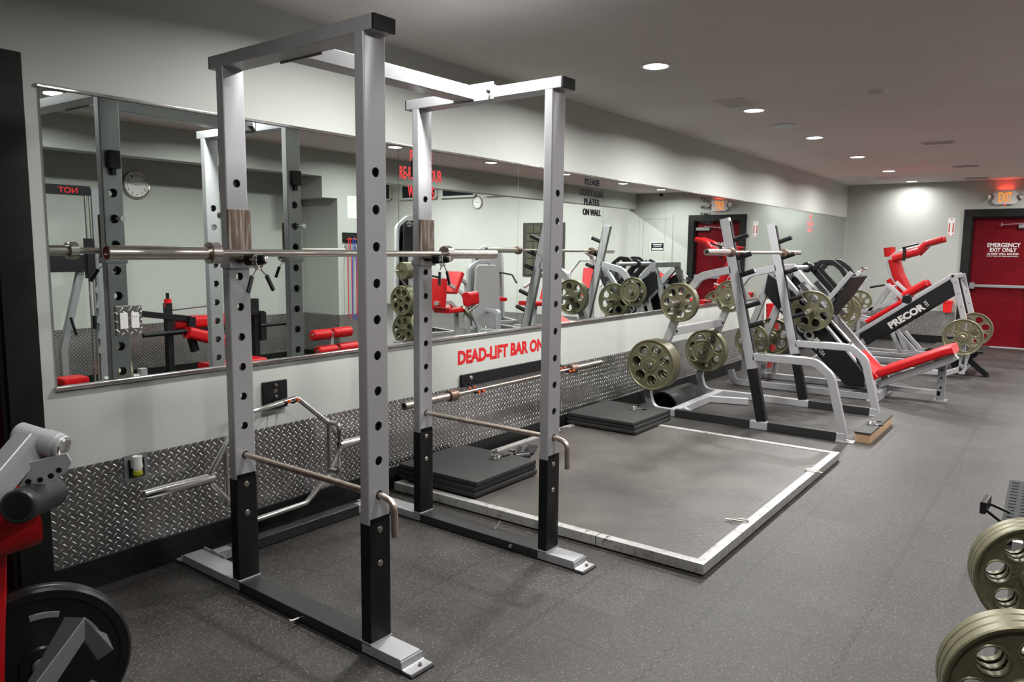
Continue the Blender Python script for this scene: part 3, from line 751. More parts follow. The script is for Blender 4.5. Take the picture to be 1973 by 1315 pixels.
# =================================================================== POWER RACK (own space: origin (2,0,0))
RX = thing('power_rack', 'tall silver and black power rack in the foreground', 'power rack', (2, 0, 0), -0.0225)
HZ = [0.3405+0.1241*k for k in range(12)]
def holed_post(bm, x0, x1, y0, y1, z0, z1, holes, r=0.0165):
    """square tube with see-through round holes in its -y and +y faces"""
    cx = (x0+x1)/2; N = 20; hw = (x1-x0)/2; ch = 0.006
    hs = sorted(h for h in holes if z0 < h-r-0.004 and h+r+0.004 < z1)
    def face(y, sgn):
        xa, xb = x0+ch, x1-ch
        r = 0.0165 if sgn > 0 else 0.0215
        if not hs:
            bm.faces.new([bm.verts.new(p) for p in ((xa, y, z0), (xb, y, z0), (xb, y, z1), (xa, y, z1))]); return
        edges = [z0]+[e for h in hs for e in (h-0.045, h+0.045)]+[z1]
        for lo, hi in zip(edges[::2], edges[1::2]):
            bm.faces.new([bm.verts.new(p) for p in ((xa, y, lo), (xb, y, lo), (xb, y, hi), (xa, y, hi))])
        for h in hs:
            lo, hi = h-0.045, h+0.045
            inn = []; out = []; inn2 = []
            for k in range(N):
                a = 2*PI*(k+0.5)/N; c, s = math.cos(a), math.sin(a)
                inn.append(bm.verts.new((cx+r*c, y, h+r*s))); inn2.append(bm.verts.new((cx+r*c, y+sgn*0.004, h+r*s)))
                tx = (xb-cx)/abs(c) if abs(c) > 1e-6 else 9; tz = ((hi-h) if s > 0 else (h-lo))/abs(s) if abs(s) > 1e-6 else 9
                # the rectangle's border, corners snapped
                tt = min(tx, tz); out.append([cx+c*tt, h+s*tt, 'x' if tx < tz else 'z'])
            ov = [bm.verts.new((o[0], y, o[1])) for o in out]
            for k in range(N):
                q = (k+1) % N
                bm.faces.new((inn[k], ov[k], ov[q], inn[q])); bm.faces.new((inn2[k], inn[k], inn[q], inn2[q]))
                if out[k][2] != out[q][2]:
                    X = xb if (out[k][0]+out[q][0])/2 > cx else xa; Zc = hi if (out[k][1]+out[q][1])/2 > h else lo
                    bm.faces.new((ov[k], bm.verts.new((X, y, Zc)), ov[q]))
    face(y0, 1); face(y1, -1)
    # sides with rounded corners (open tube walls)
    for sx, X in ((-1, x0), (1, x1)):
        xi = X - sx*ch
        prof = [(xi, y0)]+[(xi+sx*ch*math.sin(t), y0+ch-ch*math.cos(t)) for t in (0.4, 0.8, 1.2)]+[(X, y0+ch), (X, y1-ch)]+[(xi+sx*ch*math.cos(t), y1-ch+ch*math.sin(t)) for t in (0.4, 0.8, 1.2)]+[(xi, y1)]
        A = [bm.verts.new((p[0], p[1], z0)) for p in prof]; B = [bm.verts.new((p[0], p[1], z1)) for p in prof]
        for a in range(len(A)-1): bm.faces.new((A[a], A[a+1], B[a+1], B[a]))
    bmesh.ops.remove_doubles(bm, verts=bm.verts[:], dist=0.00005)
    for f in bm.faces:
        f.normal_update(); c = f.calc_center_median(); n = f.normal
        if abs(n.y) > 0.99: w = -1 if c.y < (y0+y1)/2 else 1; bad = n.y*w < 0
        elif abs(c.x-cx) > hw-ch-0.0005 and not any(abs(v.co.y-y0-0.004) < 1e-5 or abs(v.co.y-y1+0.004) < 1e-5 for v in f.verts): bad = n.x*(c.x-cx) + n.y*(c.y-(y0+y1)/2) < 0
        else:
            h = min(hs, key=lambda q: abs(q-c.z)) if hs else 0; bad = n.x*(c.x-cx)+n.z*(c.z-h) > 0
        if bad: f.normal_flip()
XA, XBK, PW, PD = -0.223, 0.8525, 0.097, 0.047
YW, YR = -0.541, -1.3634
def rack_frame(xa, near):
    zb = 0.046
    for y0, which in ((YW, 'wall'), (YR, 'room')):
        bm = BM(); holed_post(bm, xa, xa+PW, y0, y0+PD, zb, 2.152, HZ if (which == 'room' or True) else HZ)
        post = part('upright', bm, SILVER, RX, local=True, recalc=False)
        bm = BM()
        e = 0.0016
        zt = 0.49
        holed_post(bm, xa-e, xa+PW+e, y0-e, y0+PD+e, zb+0.008, zt, HZ[:2])
        part('black_sleeve', bm, BLACKM, post, local=True, label='black lower sleeve', recalc=False)
        bm = BM(); box(bm, xa-0.003, xa+PW+0.003, y0-0.004, y0+PD+0.004, zb-0.001, zb+0.0075, 0.003); part('weld', bm, SILVER, post, local=True)
        for h in HZ[:2]:
            bm = BM(); lathe(bm, [(0, 0.004), (0.008, 0.003), (0.010, 0), (0.0125, 0), (0.0125, -0.006), (0, -0.006)], (xa+PW/2, y0-0.001, h), NY, 18)
            part('bolt', bm, STEEL, post, local=True)
    ca = xa+PW/2
    bm = BM(); box(bm, ca-0.028, ca+0.028, YW+PD, YW+PD+0.035, 1.82, 1.905, 0.006); box(bm, ca-0.012, ca+0.012, YW+PD, YW+PD+0.02, 1.79, 1.82, 0.003)
    part('band_hook', bm, PLASTIC, RX, local=True)
    bm = BM(); cyl(bm, (ca, YW+PD, 1.582), (ca, YW+PD+0.075, 1.582), 0.008, 14); cyl(bm, (ca, YW+PD+0.07, 1.582), (ca, YW+PD+0.082, 1.582), 0.014, 14); part('pop_pin', bm, CHROME, RX, local=True)
    # base beam: wide low tube
    bm = BM(); box(bm, xa, xa+PW, -1.515, -0.085, 0.006, zb, 0.004); b = part('base_beam', bm, SILVER, RX, local=True)
    bm = BM(); box(bm, xa-0.0015, xa+PW+0.0015, YR+PD, YW+0.002, 0.003, zb+0.0015, 0.004); part('black_step_cover', bm, BLACKTOP, b, local=True, label='black cover between the uprights')
    for s, ye in ((-1, -1.515), (1, -0.085)):
        bm = BM()
        pts = [(ye+s*0.004, 0.04), (ye+s*0.006, 0.016), (ye+s*0.018, 0.011), (ye+s*0.055, 0.011)]
        sweep(bm, [(ca, y, z) for y, z in pts], rectprof(PW+0.008, 0.006, 0.001), nrm=X1); part('foot_plate', bm, SILVER, b, local=True)
        bm = BM(); box(bm, xa-0.006, xa+PW+0.006, min(ye, ye+s*0.062), max(ye, ye+s*0.062), 0, 0.008, 0.003); part('rubber_pad', bm, RUBBER, b, local=True)
        bm = BM(); lathe(bm, [(0, 0.012), (0.006, 0.012), (0.007, 0.004), (0.010, 0.0), (0, 0)], (ca+0.01, ye+s*0.035, 0.013), Z1, 6); part('bolt', bm, STEEL, b, local=True)
    # top beam
    bm = BM(); box(bm, xa, xa+PW, -1.405, -0.452, 2.151, 2.2, 0.004); tb = part('top_beam', bm, SILVER, RX, local=True)
    for y0, y1 in ((-1.414, -1.404), (-0.453, -0.445)):
        bm = BM(); box(bm, xa+0.0005, xa+PW-0.0005, y0, y1, 2.1515, 2.1995, 0.002); part('end_cap', bm, BLACKM, tb, local=True)
rack_frame(XA, True); rack_frame(XBK, False)
bm = BM(); bar(bm, [(XA+PW, -0.862, 2.183), (XBK, -0.862, 2.183)], 0.1, 0.062, (0, 1, 0)); cb = part('cross_beam', bm, SILVER, RX, local=True)
for x, s in ((XA+PW, 1), (XBK, -1)):
    bm = BM(); box(bm, x-0.002 if s < 0 else x, x if s < 0 else x+0.006, -1.03, -0.78, 2.145, 2.224, 0.002)
    box(bm, x-0.075 if s > 0 else x, x if s > 0 else x+0.075, -1.03, -0.78, 2.201, 2.209, 0.002)
    part('bracket', bm, SILVER, cb, local=True)
    for y in (-1.005, -0.80):
        bm = BM(); lathe(bm, [(0, 0.012), (0.008, 0.012), (0.010, 0.0), (0, 0)], (x+s*0.007, y, 2.178), (s, 0, 0), 6); part('bolt', bm, PLASTIC, cb, local=True)
        bm = BM(); lathe(bm, [(0, 0.012), (0.008, 0.012), (0.010, 0.0), (0, 0)], (x-s*0.03, y, 2.206), Z1, 6); part('bolt', bm, STEEL, cb, local=True)
# floor tube joining both frames along the wall
bm = BM(); bar(bm, [(XA+PW, -0.175, 0.03), (XBK, -0.175, 0.03)], 0.05, 0.048, Z1); ft = part('rear_floor_tube', bm, SILVER, RX, local=True)
bm = BM(); bar(bm, [(XA+PW+0.08, -0.175, 0.03), (XBK-0.13, -0.175, 0.03)], 0.053, 0.052, Z1); part('black_cover', bm, BLACKTOP, ft, local=True)
for x in (XA+PW+0.004, XBK-0.004):
    bm = BM(); box(bm, x-0.004, x+0.004, -0.27, -0.09, 0.004, 0.055, 0.002); part('flange', bm, SILVER, ft, local=True)
    bm = BM(); lathe(bm, [(0, 0.012), (0.009, 0.012), (0.012, 0.0), (0, 0)], (x-0.004, -0.25, 0.03), NX, 6); part('bolt', bm, PLASTIC, ft, local=True)
# small storage pins on the base beams
for x0, y, s in ((XA, -0.965, -1), (XBK, -1.16, -1)):
    bm = BM(); cyl(bm, (x0, y, 0.026), (x0-0.055 if s and x0 < 0 else x0-0.01, y, 0.03), 0.006, 12); cyl(bm, (x0-0.052 if x0 < 0 else x0-0.008, y, 0.03), (x0-0.058 if x0 < 0 else x0-0.014, y, 0.03), 0.010, 12)
    part('band_peg', bm, CHROME, RX, local=True)
bm = BM(); cyl(bm, (XBK+PW-0.02, -0.985, 0.046), (XBK+PW+0.03, -0.985, 0.066), 0.006, 12); cyl(bm, (XBK+PW+0.026, -0.985, 0.065), (XBK+PW+0.03, -0.985, 0.067), 0.01, 12); part('band_peg', bm, CHROME, RX, local=True)
# plate hooks (J hooks) on the wall side uprights, plastic wrapped plunger
def j_hook(xa, loc_label):
    w = lambda p: RACKM @ Vector(p)
    t = thing('j_hook', 'scraped steel J hook ' + loc_label, 'hook', RACKM @ Vector((xa+PW/2, YW, 1.39)), -0.0225, 'j hooks on the power rack')
    bm = BM(); a = PW/2+0.002
    box(bm, -a-0.0, a, -0.014, -0.002, 0.0, 0.212, 0.002); part('plate', bm, HOOKM, t, local=True)
    bm = BM(); box(bm, -a-0.004, a+0.004, -0.02, PD+0.004, -0.022, 0.006, 0.003); part('saddle', bm, SILVER, t, local=True)
    bm = BM(); bar(bm, [(0, -0.012, 0.008), (0, -0.062, 0.008), (0, -0.078, 0.03)], 0.046, 0.012, X1, rf=0.012); part('hook_lip', bm, PLASTIC, t, local=True)
    bm = BM(); lathe(bm, [(0, 0), (0.017, 0), (0.020, 0.006), (0.020, 0.030), (0.015, 0.036), (0.017, 0.04), (0.021, 0.046), (0.021, 0.082), (0.017, 0.09), (0.0, 0.09)], (0.0, -0.05, 0.006), (0.35, -0.93, 0.1), 24); kp = part('knob', bm, PLASTIC, t, local=True)
    bm = BM(); lathe(bm, [(0.009, 0.09), (0.0125, 0.091), (0.012, 0.096), (0, 0.098)], (0.0, -0.05, 0.006), (0.35, -0.93, 0.1), 20); part('knob_end', bm, CHROME, kp, local=True)
    return t
RACKM = Matrix.Translation(Vector((2, 0, 0))) @ Matrix.Rotation(-0.0225, 4, 'Z')
j_hook(XA, 'on the near wall side upright'); j_hook(XBK, 'on the far wall side upright')
# spring clips
def spring_clip(name, label, loc, rot, group='spring collar clips', spread=0.5, grips=0.07):
    t = thing(name, label, 'clip', loc, 0, group); t.rotation_euler = rot
    ROOTM[t.name] = Matrix.Translation(Vector(loc)) @ Euler(rot).to_matrix().to_4x4()
    bm = BM(); pts = []
    for k in range(0, 64):
        a = 2*PI*k/24; pts.append((0.027*math.cos(a), 0.027*math.sin(a), 0.0045*k/24*1.9-0.010))
    sweep(bm, pts, circprof(0.003, 8), nrm=Z1)
    for s in (-1, 1):
        a0 = -PI/2
        tube(bm, [(s*0.004, -0.0265, s*0.008), (s*0.010, -0.036, s*0.008), (s*(0.018+0.03*spread), -0.066, s*0.010)], 0.003, 8, rf=0.006)
    part('coil', bm, CHROME, t, local=True)
    for s in (-1, 1):
        d = Vector((s*0.55*spread*1.1, -1, 0)).normalized()
        o = Vector((s*(0.014+0.022*spread), -0.056, s*0.009))
        bm = BM(); bar(bm, [o, o+d*grips], 0.018, 0.011, (d.y, -d.x, 0), c=0.004); part('grip', bm, PLASTIC, t, local=True)
    return t
# barbell on the hooks
bb = barbell('barbell', 'long polished barbell with red end resting across the power rack', RACKM @ Vector((0.33, -0.608, 1.4285)), 1.055, 0.375, 0.0253, 0.0145, 0.042, (STEEL, STEEL), 0.045, endcap=principled('dark_red_cap', (0.25, 0.03, 0.03), 0.35))
bb.rotation_euler = (0, 0, -0.0225)
def on_rack(p): return RACKM @ Vector(p)
kd = Vector((0.35, -0.93, 0.1)).normalized()
for xa, lb in ((XA, 'hanging on the near J hook knob of the rack'), (XBK, 'hanging on the far J hook knob of the rack')):
    p = on_rack((xa+PW/2, YW, 1.39)) + kd*0.052 + Vector((0, -0.05, -0.002))
    z = kd; y = (Vector((0, 0, 1)) - z*z.z).normalized(); x = y.cross(z)
    e = Matrix((x, y, z)).transposed().to_euler()
    spring_clip('spring_clip', 'chrome spring clip with black grips ' + lb, p, e, spread=1.0 if xa < 0 else 0.55)
# safety bars with hooked handles
for xa, lb in ((XA, 'near'), (XBK, 'far')):
    c = xa+PW/2+ (0.0 if xa < 0 else 0.0)
    z = HZ[2]
    P = [(c, YW+0.10, z), (c, YR-0.012, z-0.0), (c-0.0, YR-0.075, z-0.012), (c-0.0, YR-0.078, z-0.135)]
    bm = BM(); tube(bm, [on_rack(p) for p in P], 0.0118, 18, rf=0.045, )
    s = solo('safety_bar', bm, NICKEL, 'worn steel safety bar with hooked end through the %s frame of the rack' % lb, 'safety bar', 'safety bars of the power rack')

# =================================================================== DEADLIFT PLATFORM
t = thing('deadlift_platform', 'low rubber deadlift platform in a scuffed silver frame', 'platform', (4.34, -1.06, 0))
PX0, PX1, PY0, PY1 = 3.125, 5.56, -2.03, -0.075
bm = BM(); box(bm, PX0+0.045, PX1-0.045, PY0+0.045, PY1-0.045, 0.004, 0.052); part('rubber_deck', bm, PLATF, t)
for a in ((PX0, PX0+0.05, PY0, PY1), (PX1-0.05, PX1, PY0, PY1)):
    bm = BM(); box(bm, a[0], a[1], a[2], a[3], 0.008, 0.058, 0.004); part('frame_rail', bm, SCUFF, t)
for a in ((PX0-0.0012, PX1+0.0012, PY0-0.001, PY0+0.05), (PX0-0.0012, PX1+0.0012, PY1-0.05, PY1+0.001)):
    bm = BM(); box(bm, a[0], a[1], a[2], a[3], 0.0081, 0.0583, 0.004); part('frame_rail', bm, SCUFF, t)
bm = BM(); box(bm, PX0-0.001, PX0+0.0505, PY0+0.555, PY0+0.559, 0.0078, 0.0588); box(bm, PX0+0.01, PX1-0.01, PY0+0.01, PY1-0.01, 0.0, 0.009); part('joint', bm, RUBBER, t)
for x, y in ((PX0+0.025, PY0+0.5), (PX0+0.025, PY0+0.62), (PX1-0.025, -1.2)):
    bm = BM(); lathe(bm, [(0, 0.005), (0.009, 0.004), (0.012, 0), (0, 0)], (x, y, 0.058), Z1, 16); part('bolt', bm, STEEL, t)
def carabiner(x, y, rz, label, tilt=0):
    bm = BM()
    c, s = math.cos(rz), math.sin(rz)
    pts = []
    for k in range(24):
        a = 2*PI*k/24; u = 0.045*math.cos(a)*(1+0.12*math.cos(a)); v = 0.018*math.sin(a)
        w = u - 0.03
        z = 0.0645 + v*0.06 if w*tilt >= 0 or not tilt else 0.0645 - min(0.052, 0.0+0.9*abs(w))
        pts.append((x+c*u-s*v, y+s*u+c*v, z))
    sweep(bm, pts, circprof(0.004, 8), nrm=Z1, closed=True)
    cyl(bm, (x+c*0.052, y+s*0.052, 0.061), (x+c*0.075, y+s*0.075, 0.062), 0.005, 10)
    solo('carabiner', bm, BRASS, label, 'carabiner', 'carabiners on the platform frame')
carabiner(3.77, -1.965, PI*0.62, 'steel carabiner lying on the platform frame toward the near corner')
carabiner(4.95, -2.00, -PI*0.55, 'steel carabiner hooked over the platform frame toward the far corner')

# rubber mats in two stacks
def mat(x0, x1, y0, y1, z, label, group, rz=0.0):
    bm = BM(); box(bm, -(x1-x0)/2, (x1-x0)/2, -(y1-y0)/2, (y1-y0)/2, 0, 0.0315, 0.011)
    o = finish(bm, 'rubber_mat', RUBBER); o.location = ((x0+x1)/2, (y0+y1)/2, z); o.rotation_euler = (0, 0, rz)
    o['label'] = label; o['category'] = 'mat'; o['group'] = group
for k, w in enumerate(('lowest', 'middle', 'topmost')):
    mat(3.185+0.004*k, 3.80-0.004*k, -0.655+0.006*(k % 2), -0.045, 0.0585+0.0317*k, 'square black rubber mat, %s of the stack beside the power rack' % w, 'rubber mats stacked near the rack', 0.006*(k-1))
for k, w in enumerate(('lowest', 'middle', 'topmost')):
    mat(5.09+0.006*(k % 2), 5.74, -0.665+0.005*k, -0.045, 0.0590+0.0317*k, 'square black rubber mat, %s of the stack beside the squat rack' % w, 'rubber mats stacked at the far end', -0.008*(k-1))
def prone_clip(label, loc, rz, grips=0.06):
    return spring_clip('spring_clip', label, (loc[0], loc[1], loc[2]+0.0135), (0, 0, rz), spread=0.55, grips=grips)
prone_clip('chrome spring clip with black grips lying on the near mat stack', (3.645, -0.44, 0.154), PI/2+0.25, 0.06)
prone_clip('small spring clip lying on the far mat stack', (5.52, -0.43, 0.155), PI*0.35, 0.04)
# landmine swivel lying by the mats
t = thing('landmine_swivel', 'black steel landmine holder lying on the platform behind the near mats', 'landmine holder', (4.08, -0.36, 0.052))
bm = BM(); lathe(bm, [(0.018, 0), (0.031, 0), (0.033, 0.003), (0.033, 0.10), (0.031, 0.103), (0.018, 0.103)], (3.93, -0.38, 0.0865), (0.85, -0.5, 0), 26, close=True); part('socket', bm, PLASTIC, t)
bm = BM(); bar(bm, [(3.98, -0.40, 0.075), (4.18, -0.30, 0.068)], 0.05, 0.012, Z1); bar(bm, [(4.0, -0.35, 0.095), (4.16, -0.26, 0.092)], 0.012, 0.03, Z1); bar(bm, [(4.14, -0.34, 0.06), (4.34, -0.24, 0.06)], 0.014, 0.07, Z1)
part('bracket', bm, BLACKM, t)
bm = BM(); cyl(bm, (4.02, -0.27, 0.10), (4.02, -0.31, 0.10), 0.012, 12); part('bolt', bm, STEEL, t)
bm = BM(); tube(bm, [(4.72, -0.13, 0.066), (4.83, -0.16, 0.066), (4.90, -0.12, 0.066), (4.98, -0.13, 0.066)], 0.007, 10, rf=0.02); solo('hitch_pin', bm, CHROME, 'chrome hitch pin lying on the platform by the wall', 'pin')

# =================================================================== WEIGHT PLATES
def plate_mesh(R=0.225, T=0.033, holes=7, hub=0.060, detail=True, phase=0.0):
    bm = BM(); k_ = R/0.225
    rin = 0.030; rr = R*0.925; tw = T*0.50
    # rim
    lathe(bm, [(rr-0.006*k_, -tw/2), (rr, -T/2+0.002), (rr+0.003, -T/2), (R-0.004, -T/2), (R, -T/2+0.004), (R, T/2-0.004), (R-0.004, T/2), (rr+0.003, T/2), (rr, T/2-0.002), (rr-0.006*k_, tw/2)], axis=NX, n=56)
    # hub
    h = hub*k_
    lathe(bm, [(0.0255, -T/2), (h-0.004, -T/2), (h, -T/2+0.004), (h+0.002, -tw/2)], axis=NX, n=40)
    lathe(bm, [(h+0.002, tw/2), (h, T/2-0.004), (h-0.004, T/2), (0.0255, T/2), (0.0255, -T/2)], axis=NX, n=40)
    ra, rb = h, rr
    X, Y, Z = frame_axes(NX)
    def P(r, a, z): return X*(r*math.cos(a))+Y*(r*math.sin(a))+Z*z
    rc = (ra+rb)/2 + 0.003*k_; rh = 0.0445*k_
    if holes:
        for q in range(holes):
            a0 = 2*PI*q/holes+phase; half = PI/holes
            bd = []
            n1 = 6
            for k in range(n1): bd.append((rb, a0-half+2*half*k/n1))
            for k in range(4): bd.append((rb+(ra-rb)*k/4, a0+half))
            for k in range(n1): bd.append((ra, a0+half-2*half*k/n1))
            for k in range(4): bd.append((ra+(rb-ra)*k/4, a0-half))
            cxx, cyy = rc*math.cos(a0), rc*math.sin(a0)
            ang = [math.atan2(r*math.sin(a)-cyy, r*math.cos(a)-cxx) for r, a in bd]
            for sgn in (-1, 1):
                ov = [bm.verts.new(P(r, a, sgn*tw/2)) for r, a in bd]
                iv = [bm.verts.new(X*(cxx+(rh+0.004*k_)*math.cos(t))+Y*(cyy+(rh+0.004*k_)*math.sin(t))+Z*(sgn*(tw/2+0.003))) for t in ang]
                jv = [bm.verts.new(X*(cxx+rh*math.cos(t))+Y*(cyy+rh*math.sin(t))+Z*(sgn*(tw/2+0.001))) for t in ang]
                mv = [bm.verts.new(X*(cxx+(rh+0.008*k_)*math.cos(t))+Y*(cyy+(rh+0.008*k_)*math.sin(t))+Z*(sgn*tw/2)) for t in ang]
                m = len(bd)
                for k in range(m):
                    z = (k+1) % m
                    bm.faces.new((ov[k], ov[z], mv[z], mv[k])); bm.faces.new((mv[k], mv[z], iv[z], iv[k])); bm.faces.new((iv[k], iv[z], jv[z], jv[k]))
                if sgn < 0: jm = jv
                else:
                    for k in range(m):
                        z = (k+1) % m; bm.faces.new((jm[k], jm[z], jv[z], jv[k]))
    else:
        for sgn in (-1, 1):
            lathe(bm, [(ra, sgn*tw/2), (rb, sgn*tw/2)], axis=NX, n=40)
            if detail:
                lathe(bm, [(rb*0.74, sgn*tw/2), (rb*0.72, sgn*(tw/2+0.003)), (rb*0.66, sgn*(tw/2+0.003)), (rb*0.64, sgn*tw/2)], axis=NX, n=40)
    bmesh.ops.remove_doubles(bm, verts=bm.verts[:], dist=0.00004)
    return bm
PL = {}
def plate(kind, pos, label, group, axis=(-1, 0, 0), roll=0.0, mat_=None):
    """kind = (radius, thickness, holes)"""
    if kind not in PL:
        bm = plate_mesh(kind[0], kind[1], kind[2]); me = bpy.data.meshes.new('weight_plate')
        bmesh.ops.recalc_face_normals(bm, faces=bm.faces[:]); bm.to_mesh(me); bm.free(); me.materials.append(PLATEM)
        me.polygons.foreach_set('use_smooth', [True]*len(me.polygons)); me.set_sharp_from_angle(angle=math.radians(35)); PL[kind] = me
    me = PL[kind]
    if mat_:
        me = me.copy(); me.materials.clear(); me.materials.append(mat_)
    o = bpy.data.objects.new('weight_plate', me); COL.objects.link(o)
    a = Vector(axis).normalized(); x = -a
    z = (Vector((0, 0, 1)) - x*x.z).normalized(); y = z.cross(x)
    o.rotation_euler = (Matrix((x, y, z)).transposed() @ Matrix.Rotation(roll, 3, 'X')).to_euler()
    o.location = pos; o['label'] = label; o['category'] = 'weight plate'; o['group'] = group
    return o
P45 = (0.225, 0.036, 7); P42 = (0.21, 0.034, 7); P35 = (0.182, 0.032, 7); P25 = (0.140, 0.030, 0); P10 = (0.118, 0.026, 0); P5 = (0.098, 0.022, 0)

# =================================================================== SQUAT RACK
SR = thing('squat_rack', 'silver squat rack with leaning uprights, black pegs and curved spotter arms', 'squat rack', (6.75, -1.1, 0))
SNX, SFX = 6.15, 7.33
for xs in (SNX, SFX):
    bm = BM(); bar(bm, [(xs, -1.292, 0.03), (xs, -0.893, 1.730)], 0.05, 0.078, X1); up = part('upright', bm, SILVER, SR)
    bm = BM(); bar(bm, [(xs, -1.283, 0.07), (xs, -1.183, 0.50)], 0.054, 0.082, X1); part('black_sleeve', bm, BLACKM, up, label='black rubber lower sleeve')
    d = Vector((0, -0.399, -1.70)).normalized()
    top = Vector((xs, -0.893, 1.73))
    # front strip with pegs
    n = Vector((0, -d.z, d.y)); n = -n if n.y > 0 else n
    def at(z, off=0.0): return top + d*((1.73-z)/1.70*1.746) + n*off
    bm = BM(); bar(bm, [at(1.70, 0.042), at(0.62, 0.042)], 0.042, 0.010, X1); part('peg_strip', bm, PLASTIC, up)
    for z in (1.545, 1.395, 1.255, 1.0, 0.84):
        bm = BM(); a = at(z, 0.04); b = a+Vector((0, -0.118, 0.042)); cyl(bm, a, b, 0.0205, 16, ch=0.003); pg = part('peg', bm, PLASTIC, up)
        bm = BM(); dd = (b-a).normalized(); cyl(bm, b-dd*0.001, b+dd*0.002, 0.011, 16); part('peg_end', bm, CHROME, pg)
    # arm, rear strut and base in one bent tube
    bm = BM()
    bar(bm, [(xs, -0.965, 1.31), (xs, -0.70, 1.245), (xs, -0.545, 1.03), (xs, -0.235, 0.20), (xs, -0.285, 0.034), (xs, -0.50, 0.034)], 0.05, 0.065, X1, rf=0.14, nf=8); part('rear_frame', bm, SILVER, SR)
    bm = BM(); bar(bm, [(xs, -0.50, 0.034), (xs, -1.93, 0.034)], 0.055, 0.066, X1); bs = part('base_rail', bm, SILVER, SR)
    bm = BM()
    if xs < 7: bar(bm, [(xs, -0.52, 0.036), (xs, -1.19, 0.036)], 0.058, 0.070, X1)
    bar(bm, [(xs, -1.335, 0.036), (xs, -1.87, 0.036)], 0.058, 0.070, X1); part('black_cover', bm, BLACKTOP, bs)
    bm = BM(); bar(bm, [(xs, -1.188, 0.60), (xs, -1.68, 0.60), (xs, -1.80, 0.50), (xs, -1.925, 0.02)], 0.05, 0.062, X1, rf=0.13, nf=8)
    sp = part('spotter_arm', bm, SILVER, SR)
    bm = BM(); bar(bm, [(xs, -1.23, 0.634), (xs, -1.62, 0.634)], 0.045, 0.006, X1); part('wear_strip', bm, CHROME, sp)
    bm = BM(); cyl(bm, (xs, -1.66, 0.63), (xs+0.02, -1.68, 0.655), 0.012, 14); part('stop', bm, CHROME, sp)
    bm = BM(); box(bm, xs-0.05, xs+0.05, -2.0, -1.87, 0, 0.009, 0.002); part('foot_plate', bm, SILVER, sp)
bm = BM(); bar(bm, [(SNX+0.025, -0.447, 0.755), (SFX-0.025, -0.447, 0.755)], 0.075, 0.05, Z1); cm = part('cross_member', bm, SILVER, SR)
for x in (SNX+0.05, SFX-0.05):
    bm = BM(); lathe(bm, [(0, 0.01), (0.010, 0.01), (0.013, 0), (0, 0)], (x, -0.474, 0.755), NY, 6); part('bolt', bm, PLASTIC, cm)
bm = BM(); bar(bm, [(SNX+0.02, -0.50, 0.036), (SFX-0.02, -0.47, 0.036)], 0.066, 0.075, Z1)
bar(bm, [(6.95, -0.49, 0.036), (7.06, -0.85, 0.036)], 0.062, 0.05, Z1); bar(bm, [(SNX+0.02, -0.66, 0.036), (6.35, -0.50, 0.036)], 0.05, 0.04, Z1)
part('floor_cross_member', bm, SILVER, SR)
HORN = []
def horn(root, p0, L=0.16, ax=NX, name='weight_horn', mat_=STEEL, r=0.0235):
    bm = BM(); a = Vector(ax).normalized(); p0 = Vector(p0); cyl(bm, p0-a*0.06, p0+a*L, r, 20, ch=0.004)
    lathe(bm, [(r, 0), (r+0.012, 0), (r+0.012, 0.008), (r, 0.008)], p0, a, 24)
    part(name, bm, mat_, root)
horn(SR, (SNX-0.03, -0.345, 0.466), 0.17); horn(SR, (SNX-0.03, -0.55, 1.02), 0.22)
horn(SR, (SFX-0.03, -0.33, 0.466), 0.20); horn(SR, (SFX-0.03, -0.54, 1.02), 0.10)
G = 'large olive plates on the squat rack'
for k, w in enumerate(('innermost', 'second', 'third', 'outermost')):
    plate(P45, (SNX-0.056-0.037*k, -0.345, 0.466), 'large seven hole olive plate low on the near side, %s of four' % w, G, roll=0.12*k)
for k, w in enumerate(('inner', 'outer')):
    plate((0.168, 0.032, 7), (SNX-0.056-0.033*k, -0.55, 1.02), 'seven hole olive plate on the upper near horn, %s one' % w, G, roll=0.25)
for k, w in enumerate(('inner', 'outer')):
    plate((0.215, 0.034, 7), (SFX-0.056-0.036*k, -0.33, 0.466), 'large seven hole olive plate low on the far side, %s one' % w, G, roll=0.3+0.2*k)
plate((0.115, 0.034, 0), (SFX-0.165, -0.33, 0.466), 'small solid olive plate on the outside of the lower far horn', 'small plates on the squat rack')
plate((0.158, 0.030, 7), (SFX-0.050, -0.54, 1.02), 'olive plate on the upper far horn behind the near upright', G, roll=0.2)
plate((0.104, 0.026, 0), (SFX-0.086, -0.54, 1.02), 'small solid olive plate on the upper far horn beside the peg column', 'small plates on the squat rack')
horn(SR, (SFX+0.03, -0.54, 1.02), 0.12, X1)
barbell('barbell', 'worn brown barbell resting on the squat rack pegs', (6.57, -1.052, 1.452), 1.17, 0.46, 0.0245, 0.0135, 0.038, (STEEL, STEEL, BROWN), 0.05)
spring_clip('spring_clip', 'small spring clip lying on the wooden step box', (6.52, -2.035, 0.098), (0, 0, 0.4), spread=0.5, grips=0.03)
t = thing('step_box', 'low plywood box with black rubber top behind the squat rack foot', 'step box', (6.6, -2.05, 0))
bm = BM(); box(bm, 6.20, 7.05, -2.10, -1.99, 0.0, 0.072, 0.002); part('plywood_body', bm, WOODM, t)
bm = BM(); box(bm, 6.19, 7.06, -2.105, -1.985, 0.072, 0.084, 0.003); part('rubber_top', bm, RUBBER, t)
